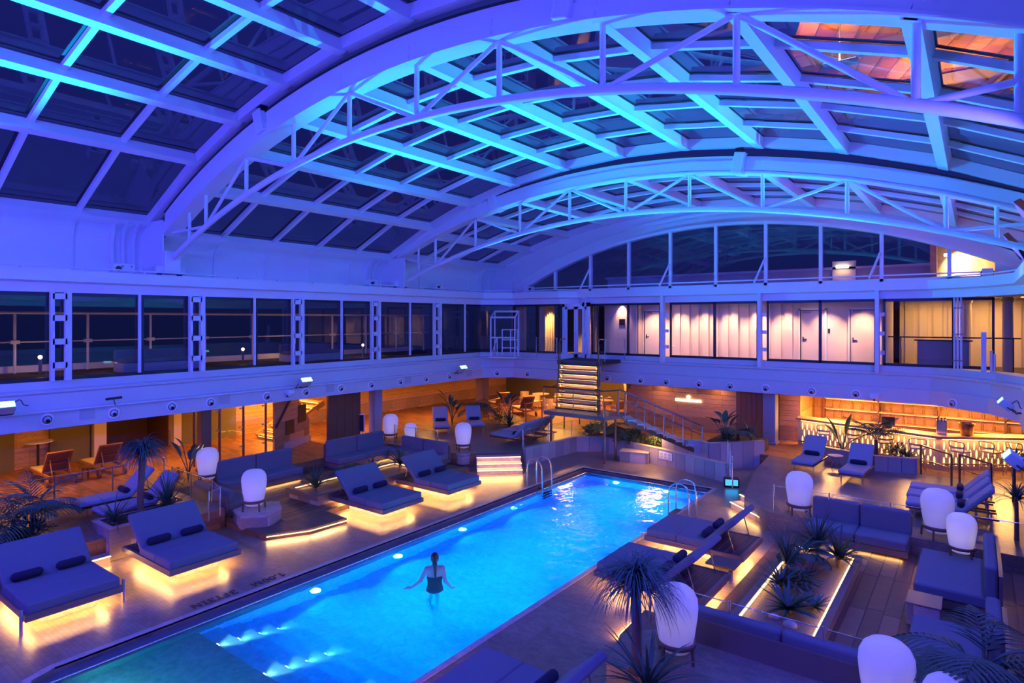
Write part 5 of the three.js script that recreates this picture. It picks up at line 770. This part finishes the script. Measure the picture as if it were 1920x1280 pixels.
{ // small drive units on the track beam
  for (const [x, z] of [[-20.4, -7.8], [-20.4, -17.4], [-20.4, -21.4], [-18.2, -25.7], [0.3, -25.6]]) { const g = thing('track_motor', 'small roof drive unit on the track beam', 'motor', [x, 6.95, z], 0, 'roof drive units'); mesh('casing', rb(0.3, 0.28, 0.6, 0.03, 0, 0.16, 0), m.white, g); mesh('axle', new THREE.CylinderGeometry(0.08, 0.08, 0.36, 14).rotateZ(PI / 2).translate(0, 0.14, 0.16), m.black, g); mesh('bolt', [-0.2, 0.05].map(q => new THREE.CylinderGeometry(0.03, 0.03, 0.33, 10).rotateZ(PI / 2).translate(0, 0.22, q)), m.steelgrey, g); }
  const g = thing('service_mast', 'white cable mast on the ledge at the right end of the upper windows', 'mast', [0.2, 3.68, -25.3]); mesh('duct', rb(0.14, 1.5, 0.14, 0.01, 0, 0.75, 0), m.white, g); mesh('pipe', [cyl(0.04, 0.04, 0.9, 0.2, 0, 0, 10), cyl(0.03, 0.03, 0.8, 0.28, 0, 0.05, 10)], m.white, g);
  const c = thing('cable_riser', 'bundle of white pipes rising in front of the upper bar room window', 'pipes', [-0.5, 3.66, -26.05]); for (const x of [-0.09, 0, 0.1]) mesh('pipe', cyl(0.035, 0.035, 2.95, x, 0, 0, 10), m.white, c); for (const y of [0.5, 1.4, 2.3]) mesh('clip', bx(-0.14, 0.15, y, y + 0.04, -0.05, 0.05), m.steelgrey, c);
}

// =====================================================================
// PLANTS
// =====================================================================
function blade(out, [ox, oy, oz], az, el, L, w, droop, n = 5, shape = 0) {   // curved tapering leaf, folded along its middle
  let x = ox, y = oy, z = oz, a = el; const ca = Math.cos(az), sa = Math.sin(az), px = -sa, pz = ca; let prev = null;
  for (let k = 0; k <= n; k++) {
    const t = k / n, ww = w * (shape ? Math.sin(PI * Math.min(0.98, 0.12 + t * 0.88)) : (1 - t) ** 0.7 * (0.6 + 0.4 * Math.min(1, t * 5))) / 2, fold = ww * 0.35;
    const cur = [[x - px * ww, y + fold, z - pz * ww], [x, y, z], [x + px * ww, y + fold, z + pz * ww]];
    if (prev) for (const i of [0, 1]) out.push(...prev[i], ...cur[i], ...cur[i + 1], ...prev[i], ...cur[i + 1], ...prev[i + 1]);
    prev = cur; const s = L / n; x += Math.cos(a) * ca * s; z += Math.cos(a) * sa * s; y += Math.sin(a) * s; a -= droop / n;
  }
}
function leafGeo(pos) { const g = new THREE.BufferGeometry(); g.setAttribute('position', new THREE.Float32BufferAttribute(pos, 3)); g.computeVertexNormals(); g.setAttribute('uv', new THREE.Float32BufferAttribute(new Float32Array(pos.length / 3 * 2), 2)); return g; }
function spiky(name, label, pos, n, L, w, el0, el1, droop, mat = m.leaf, stem = 0, group) {
  const g = thing(name, label, 'plant', pos, 0, group), o = [];
  n = Math.round(n * 1.35); for (let k = 0; k < n; k++) blade(o, [0, stem, 0], k * 2.399 + rr(-0.2, 0.2), rr(el0, el1), L * 1.15 * rr(0.7, 1.1), w * 1.1, droop * rr(0.6, 1.3), 5);
  mesh('foliage', leafGeo(o), mat, g); mesh(stem ? 'trunk' : 'crown_base', cyl(stem ? 0.05 : 0.07, stem ? 0.035 : 0.03, stem || 0.08, 0, 0, 0, 10), m.bark, g); return g;
}
function ponytail(label, pos, H, lean, n, L) {
  const g = thing('drooping_palm', label, 'palm', pos), o = [], top = [lean, H, 0];
  mesh('trunk', new THREE.TubeGeometry(curve([[0, 0, 0], [lean * 0.15, H * 0.3, 0.02], [lean * 0.5, H * 0.65, 0], top]), 20, 0.075, 12), m.bark, g); mesh('root_flare', cyl(0.14, 0.075, 0.16, 0, 0, 0, 14), m.bark, g);
  for (let k = 0; k < n; k++) { const el = rr(0.1, 1.5); blade(o, [top[0] + rr(-0.04, 0.04), top[1] + rr(-0.1, 0.15), rr(-0.04, 0.04)], k * 2.399, el, L * rr(0.7, 1.1), 0.026, rr(2.0, 2.9) * (0.6 + 0.4 * el), 8); }
  mesh('crown', leafGeo(o), m.leafblue, g); return g;
}
function frondPalm(label, pos, n, L, H, mat = m.leaf, group, up = 1.2) {
  const g = thing('frond_palm', label, 'palm', pos, 0, group); if (H) mesh('trunk', cyl(0.08, 0.05, H, 0, 0, 0, 12), m.bark, g);
  for (let k = 0; k < n; k++) {
    const az = k * 2.399 + rr(-0.3, 0.3), el = rr(up - 0.75, up), o = [], len = L * rr(0.75, 1.1), N = 15; let x = 0, y = H, z = 0, a = el; const ca = Math.cos(az), sa = Math.sin(az), pts = [[0, H, 0]];
    for (let i = 1; i <= N; i++) { const s = len / N; x += Math.cos(a) * ca * s; z += Math.cos(a) * sa * s; y += Math.sin(a) * s; a -= (up > 1.3 ? 0.95 : 1.5) / N; pts.push([x, y, z]); if (i > 2) for (const sd of [-1, 1]) blade(o, [x, y, z], az + sd * (1.05 - 0.4 * i / N), a * 0.6 - 0.1, len * 0.46 * Math.sin(PI * (0.18 + 0.8 * i / N)) + 0.06, 0.062, 0.8, 3); }
    mesh('frond', merge([leafGeo(o), flat(new THREE.TubeGeometry(curve(pts), 12, 0.008, 5))]), mat, g);
  }
  return g;
}
function paddlePlant(label, pos, n, H, mat = m.leafblue, group) {
  const g = thing('paddle_leaf_plant', label, 'plant', pos, 0, group);
  for (let k = 0; k < n; k++) { const az = k * 2.1 + rr(-0.4, 0.4), r = rr(0.1, 0.45), h = H * rr(0.55, 1), b = [r * Math.cos(az), h, r * Math.sin(az)], o = []; mesh('stem', tube([[0, 0, 0], [b[0] * 0.3, h * 0.55, b[2] * 0.3], b], 0.014, 10, 6), m.leaf, g); blade(o, b, az, rr(0.5, 1.3), 0.62 * rr(0.8, 1.1), 0.24, 0.7, 7, 1); mesh('leaf', leafGeo(o), mat, g); }
  return g;
}
function bush(label, pos, R, n, mat = m.leaf, group) {
  const g = thing('leafy_shrub', label, 'shrub', pos, 0, group), o = []; for (let k = 0; k < n; k++) { const a = rnd() * 2 * PI, e = rr(0.05, 1.4), r = R * rr(0.3, 0.95), p = [r * Math.cos(e) * Math.cos(a), R * 0.2 + r * Math.sin(e), r * Math.cos(e) * Math.sin(a)]; blade(o, p, a + rr(-0.6, 0.6), rr(-0.2, 1.1), 0.16 * rr(0.7, 1.4), 0.05, 0.9, 3, 1); }
  mesh('foliage', leafGeo(o), mat, g); mesh('stem', [bar([0, 0, 0], [0.05, R * 0.7, 0], 0.015), bar([0, 0, 0], [-R * 0.3, R * 0.6, 0.05], 0.012), bar([0, 0, 0], [0.05, R * 0.6, -R * 0.3], 0.012)], m.bark, g); return g;
}
ponytail('slender drooping palm with a shaggy crown in the wooden planter box', [-16.55, 0.75, -6.75], 1.5, 0.05, 330, 0.85);
ponytail('drooping palm with a thick shaggy crown at the near right corner', [-3.92, 0.5, -8.25], 1.22, -0.03, 430, 0.95);
spiky('spiky_plant', 'long-leaved spiky plant at the foot of the slender palm, facing the sofa', [-16.5, 0.75, -7.35], 34, 1.0, 0.05, 0.5, 1.45, 0.9);
spiky('spiky_plant', 'long-leaved spiky plant at the foot of the slender palm, facing the steps', [-16.4, 0.75, -6.1], 26, 0.75, 0.045, 0.3, 1.4, 0.9);
frondPalm('dark feathery palm at the near left edge', [-17.5, 0.62, -4.45], 14, 1.3, 0.35, m.leaf); frondPalm('second dark feathery palm behind the near left daybed', [-17.4, 0.62, -3.3], 12, 1.2, 0.2, m.leaf);
frondPalm('upright feathery palm on the left terrace behind the near planting', [-18.9, 0.512, -5.2], 10, 1.3, 0.3, m.leafblue, undefined, 1.4);
bush('dark leafy shrub by the near left daybed', [-17.15, 0.62, -4.7], 0.42, 260); spiky('spiky_plant', 'dark spiky plant beside the near left daybed', [-17.1, 0.62, -4.05], 30, 0.55, 0.06, 0.2, 1.3, 0.7, m.leaf);
paddlePlant('paddle-leaved plant with broad blue-green leaves in front of the brown column', [-19.7, 0.5, -9.5 + 0.1], 7, 1.2); bush('dark shrub under the paddle-leaved plant', [-19.75, 0.5, -8.95], 0.4, 200);
[['spiky plant with stiff arching leaves at the near end of the left gravel planter', -16.1, -11.5, 0.75, m.leaf], ['low spiky plant in the middle of the left gravel planter', -15.8, -12.4, 0.5, m.leafbright], ['tall spiky plant at the far end of the left gravel planter', -15.9, -14.75, 0.85, m.leaf], ['small spiky plant beside the tall one in the left gravel planter', -16.3, -13.9, 0.55, m.leaf]].forEach(([l, x, z, L, mt]) => spiky('spiky_plant', l, [x, 0.34, z], 34, L, 0.06, 0.25, 1.4, 0.7, mt, L > 0.8 ? 0.25 : 0.1));
bush('round dark shrub in the left gravel planter', [-16.3, 0.34, -12.9], 0.42, 240); frondPalm('small feathery cycad in the left gravel planter', [-16.0, 0.34, -12.7], 8, 0.7, 0.35);
[['broad-leaved low aloe at the near end of the right gravel planter', -2.7, -11.9, 28, 0.55, 0.1, 0.05, 1.0, 0.3, m.leaf, 0.06], ['tall narrow dracaena leaning left in the right gravel planter', -3.05, -13.3, 30, 0.75, 0.05, 0.7, 1.45, 0.5, m.leaf, 0.3], ['tall dracaena at the far end of the right gravel planter', -2.75, -14.7, 36, 0.85, 0.05, 0.6, 1.45, 0.6, m.leaf, 0.3], ['wide-spreading dracaena in the far corner of the right gravel planter', -2.35, -14.75, 40, 0.85, 0.06, 0.3, 1.4, 0.8, m.leaf, 0.15], ['reddish spiky plant in the middle of the right gravel planter', -2.65, -13.5, 30, 0.5, 0.04, 0.4, 1.45, 0.6, m.leafred, 0.1], ['blue-green low succulent in the right gravel planter', -2.35, -12.3, 24, 0.35, 0.07, 0.1, 0.9, 0.3, m.leafblue, 0.04], ['dark fan of leaves in the right gravel planter', -3.0, -12.6, 30, 0.55, 0.06, 0.3, 1.3, 0.8, m.leaf, 0.15]].forEach(([l, x, z, n, L, w, a, b, d, mt, st]) => spiky('spiky_plant', l, [x, 0.32, z], n, L, w, a, b, d, mt, st));
frondPalm('small dark cycad in the right gravel planter', [-2.9, 0.32, -14.1], 10, 0.65, 0.3); bush('tangled dark shrub in the right gravel planter', [-2.75, 0.32, -13.0], 0.36, 220);
for (const [x, y, z, r, l] of [[-2.55, 0.36, -11.35, 0.09, 'pale rounded stone at the near end of the right gravel planter'], [-2.85, 0.36, -11.5, 0.07, 'yellowish rounded stone under the low aloe'], [-3.1, 0.36, -12.9, 0.08, 'pale stone by the dracaena in the right gravel planter']]) single('garden_stone', new THREE.IcosahedronGeometry(r, 2).scale(1.3, 0.8, 1).translate(x, y, z), m.stone, l, 'stone');
frondPalm('bushy palm at the foot of the staircase in the rear bed', [-12.6, 0.56, -23.6], 14, 1.1, 0.3, m.leaf); frondPalm('leafy palm under the stair landing in the rear bed', [-11.6, 0.56, -23.3], 12, 0.9, 0.2, m.leaf); bush('dark shrub at the left end of the rear bed', [-13.1, 0.56, -23.1], 0.5, 260); bush('dark shrub under the stair landing in the rear bed', [-11.0, 0.56, -23.1], 0.48, 260); bush('low shrub by the lit lower stair in the rear bed', [-10.2, 0.56, -23.1], 0.4, 200); bush('bright green shrub beside the staircase treads', [-13.2, 0.56, -23.9], 0.6, 260, m.leafbright);
paddlePlant('paddle-leaved plant in the tall stone planter before the brown planks', [-7.7, 0.92, -23.7], 7, 1.1, m.leaf); spiky('spiky_plant', 'stiff blue-green spiky plant in the tall stone planter', [-6.9, 0.92, -24.5], 36, 0.75, 0.05, 0.3, 1.4, 0.5, m.leafblue, 0.1); frondPalm('feathery palm in the tall stone planter', [-7.3, 0.92, -24.2], 10, 0.8, 0.25); bush('trailing shrub in the tall stone planter', [-7.5, 0.92, -23.6], 0.36, 220);
{ const g = thing('paddle_leaf_plant', 'two upright broad banana leaves in the bar planter', 'plant', [-3.8, 0.9, -24.55]); for (const [x, h, az, el] of [[-0.15, 0.5, 2.6, 1.25], [0.12, 0.6, 0.4, 1.45], [-0.05, 0.3, 3.3, 1.0], [0.15, 0.25, 0, 0.75]]) { const o = []; mesh('stem', bar([0, 0, 0], [x, h, 0], 0.018), m.leaf, g); blade(o, [x, h, 0], az, el, 0.85, 0.3, 0.35, 7, 1); mesh('leaf', leafGeo(o), m.leafbright, g); } }
frondPalm('wide feathery palm in the bar planter', [-2.75, 0.9, -24.55], 13, 1.15, 0.55, m.leaf, undefined, 1.45); bush('dark shrub in the bar planter', [-2.2, 0.9, -24.7], 0.4, 220); spiky('spiky_plant', 'small spiky plant at the right end of the bar planter', [-1.85, 0.9, -24.6], 26, 0.5, 0.05, 0.2, 1.3, 0.6);
paddlePlant('paddle-leaved plant by the rear left loungers', [-20.0, 0.512, -21.9], 8, 1.3, m.leaf); frondPalm('feathery palm behind the rear left loungers', [-19.6, 0.512, -23.2], 12, 1.2, 0.6, m.leaf); bush('bright green shrub behind the rear left loungers', [-18.6, 0.512, -23.8], 0.55, 260, m.leafbright); spiky('spiky_plant', 'dark spiky plant behind the rear left loungers', [-17.7, 0.512, -23.4], 34, 0.8, 0.06, 0.3, 1.4, 0.6); paddlePlant('tall paddle-leaved plant behind the rear left loungers', [-18.2, 0.512, -24.0], 6, 1.2, m.leaf);
frondPalm('large dark feathery palm overhanging the right-hand sofa', [0.1, 0.12, -9.95], 10, 1.35, 1.0, m.leaf); spiky('spiky_plant', 'dark spiky plant at the foot of the near right palm', [-3.6, 0.5, -7.9], 30, 0.85, 0.06, 0.3, 1.35, 0.9);
spiky('spiky_plant', 'drooping dark plant beside the cyan flood by the bar terrace', [0.75, 0.5, -18.4], 40, 0.75, 0.04, 0.3, 1.4, 1.3, m.leaf, 0.9); spiky('spiky_plant', 'drooping dark plant near the bar end', [0.85, 0.5, -22.2], 40, 0.8, 0.04, 0.3, 1.4, 1.3, m.leaf, 1.0);

// =====================================================================
// PERSON WADING IN THE POOL
// =====================================================================
function sdfMesh(fn, c, h, res) {
  const mc = new MarchingCubes(res, m.white, false, false, 120000); mc.isolation = 0; const hs = res / 2;
  for (let k = 0; k < res; k++) for (let j = 0; j < res; j++) for (let i = 0; i < res; i++) mc.field[k * res * res + j * res + i] = -fn(c[0] + (i - hs) / hs * h, c[1] + (j - hs) / hs * h, c[2] + (k - hs) / hs * h);
  mc.update(); const n = mc.count, p = mc.positionArray.slice(0, n * 3), q = mc.normalArray.slice(0, n * 3);
  for (let i = 0; i < n; i++) for (let a = 0; a < 3; a++) p[3 * i + a] = c[a] + p[3 * i + a] * h;
  const g = new THREE.BufferGeometry(); g.setAttribute('position', new THREE.BufferAttribute(p, 3)); g.setAttribute('normal', new THREE.BufferAttribute(q, 3)); g.setAttribute('uv', new THREE.BufferAttribute(new Float32Array(n * 2), 2)); return g;
}
const cap = (p, a, b, ra, rb_) => { const bx_ = b[0] - a[0], by = b[1] - a[1], bz = b[2] - a[2], px = p[0] - a[0], py = p[1] - a[1], pz = p[2] - a[2], t = Math.max(0, Math.min(1, (px * bx_ + py * by + pz * bz) / (bx_ * bx_ + by * by + bz * bz))); return Math.hypot(px - bx_ * t, py - by * t, pz - bz * t) - (ra + (rb_ - ra) * t); };
const ell = (p, c, r) => { const x = (p[0] - c[0]) / r[0], y = (p[1] - c[1]) / r[1], z = (p[2] - c[2]) / r[2], k = Math.hypot(x, y, z); return (k - 1) * Math.min(...r); };
const smin = (a, b, k) => { const h = Math.max(k - Math.abs(a - b), 0) / k; return Math.min(a, b) - h * h * k / 4; };
{
  const g = thing('person', 'person in a dark one-piece swimsuit wading in the pool seen from behind', 'person', [-9.17, -1.02, -9.5], 0.8), skin = std({ color: rgb(0.42, 0.27, 0.21), roughness: 0.5 }), suit = std({ color: rgb(0.01, 0.01, 0.016), roughness: 0.6 }), hairm = std({ color: rgb(0.02, 0.01, 0.008), roughness: 0.5 });
  const torso = p => { let d = ell(p, [0, 0.88, 0.015], [0.165, 0.13, 0.115]); d = smin(d, ell(p, [0, 1.03, 0], [0.118, 0.16, 0.085]), 0.1); d = smin(d, ell(p, [0, 1.22, 0], [0.15, 0.15, 0.1]), 0.1); d = smin(d, cap(p, [-0.13, 1.34, 0], [0.13, 1.34, 0], 0.05, 0.05), 0.08); d = smin(d, cap(p, [0, 1.33, 0], [0, 1.45, -0.015], 0.052, 0.046), 0.05); return d; };
  const hand = (w, dir, side) => { const up = [0, 1, 0], f = V(...dir).normalize(), s = V(...up).cross(f).normalize().multiplyScalar(side), P = (a, b, c) => [w[0] + f.x * a + s.x * b, w[1] + f.y * a + c, w[2] + f.z * a + s.z * b]; const bones = [[P(0, 0, 0), P(0.08, 0, 0), 0.026, 0.03]]; [[-0.028, 0.075], [-0.009, 0.088], [0.01, 0.082], [0.028, 0.064]].forEach(([o, L]) => { bones.push([P(0.07, o, 0), P(0.07 + L * 0.55, o * 1.25, -0.004), 0.0095, 0.009], [P(0.07 + L * 0.55, o * 1.25, -0.004), P(0.07 + L, o * 1.3, -0.018), 0.009, 0.0075]); }); bones.push([P(0.02, -0.025, 0), P(0.06, -0.06, -0.005), 0.012, 0.0105], [P(0.06, -0.06, -0.005), P(0.09, -0.072, -0.01), 0.0105, 0.009]); return bones; };
  const armL = [[-0.17, 1.345, 0], [-0.3, 1.1, 0.0], [-0.49, 0.945, -0.05]], armR = [[0.17, 1.345, 0], [0.225, 1.08, 0.05], [0.36, 0.9, -0.02]];
  const limbs = p => { let d = 9; for (const a of [armL, armR]) { d = Math.min(d, smin(cap(p, a[0], a[1], 0.046, 0.037), cap(p, a[1], a[2], 0.036, 0.024), 0.03)); } for (const s of [-1, 1]) d = Math.min(d, smin(smin(cap(p, [s * 0.085, 0.86, 0.01], [s * 0.085 - 0.02, 0.46, -0.02 + s * 0.05], 0.088, 0.056), cap(p, [s * 0.085 - 0.02, 0.46, -0.02 + s * 0.05], [s * 0.085 - 0.03, 0.08, 0.05 + s * 0.07], 0.054, 0.036), 0.05), cap(p, [s * 0.085 - 0.03, 0.04, 0.06 + s * 0.07], [s * 0.085 - 0.02, 0.03, -0.1 + s * 0.07], 0.036, 0.03), 0.04)); return d; };
  const head = p => { let d = ell(p, [0, 1.555, -0.02], [0.076, 0.11, 0.092]); d = smin(d, ell(p, [0, 1.49, -0.055], [0.05, 0.05, 0.05]), 0.04); d = smin(d, cap(p, [0, 1.55, -0.11], [0, 1.525, -0.125], 0.009, 0.014), 0.02); d = smin(d, ell(p, [0, 1.487, -0.102], [0.024, 0.01, 0.01]), 0.008); for (const s of [-1, 1]) { d = Math.min(d, ell(p, [s * 0.078, 1.545, -0.01], [0.012, 0.032, 0.02])); d = Math.max(d, -ell(p, [s * 0.03, 1.56, -0.112], [0.018, 0.012, 0.012])); d = Math.min(d, ell(p, [s * 0.03, 1.56, -0.098], [0.013, 0.012, 0.012])); } return d; };
  const all = (x, y, z) => { const p = [x, y, z]; return smin(torso(p), limbs(p), 0.045); };
  const parts = [sdfMesh(all, [-0.05, 0.72, 0], 0.78, 120), sdfMesh((x, y, z) => smin(head([x, y, z]), cap([x, y, z], [0, 1.4, 0], [0, 1.48, -0.015], 0.046, 0.044), 0.03), [0, 1.53, -0.02], 0.16, 84)];
  for (const [w, dir, s] of [[armL[2], [-0.95, -0.1, -0.3], 1], [armR[2], [0.8, -0.45, -0.3], -1]]) { const b = hand(w, dir, s); parts.push(sdfMesh((x, y, z) => b.reduce((d, q) => smin(d, cap([x, y, z], q[0], q[1], q[2], q[3]), 0.008), 9), [w[0] + dir[0] * 0.08, w[1] + dir[1] * 0.08, w[2] + dir[2] * 0.08], 0.14, 84)); }
  mesh('body', merge(parts), skin, g);
  mesh('swimsuit', sdfMesh((x, y, z) => { const p = [x, y, z], cut = Math.max(y - (z > 0 ? 1.19 : 1.25), 0.79 + Math.abs(x) * 0.55 - y); let d = Math.max(smin(torso(p), limbs(p) + 0.02, 0.04) - 0.007, cut); for (const s of [-1, 1]) d = Math.min(d, cap(p, [s * 0.1, 1.12, 0.085], [-s * 0.05, 1.35, 0.055], 0.018, 0.015)); return d; }, [0, 1.06, 0], 0.34, 84), suit, g, 'dark one-piece swimsuit with crossed straps');
  mesh('hair', sdfMesh((x, y, z) => { const p = [x, y, z]; let d = Math.max(ell(p, [0, 1.565, -0.005], [0.088, 0.115, 0.1]), -(z + 0.06 + (y - 1.52) * 0.5) * 0.9); d = smin(d, cap(p, [0, 1.6, 0.085], [0, 1.48, 0.1], 0.04, 0.042), 0.03); d = smin(d, cap(p, [0, 1.48, 0.1], [0.01, 1.22, 0.115], 0.042, 0.022), 0.03); return d; }, [0, 1.45, 0.03], 0.27, 84), hairm, g, 'long dark hair in a ponytail');
}

renderer.render(scene, camera);
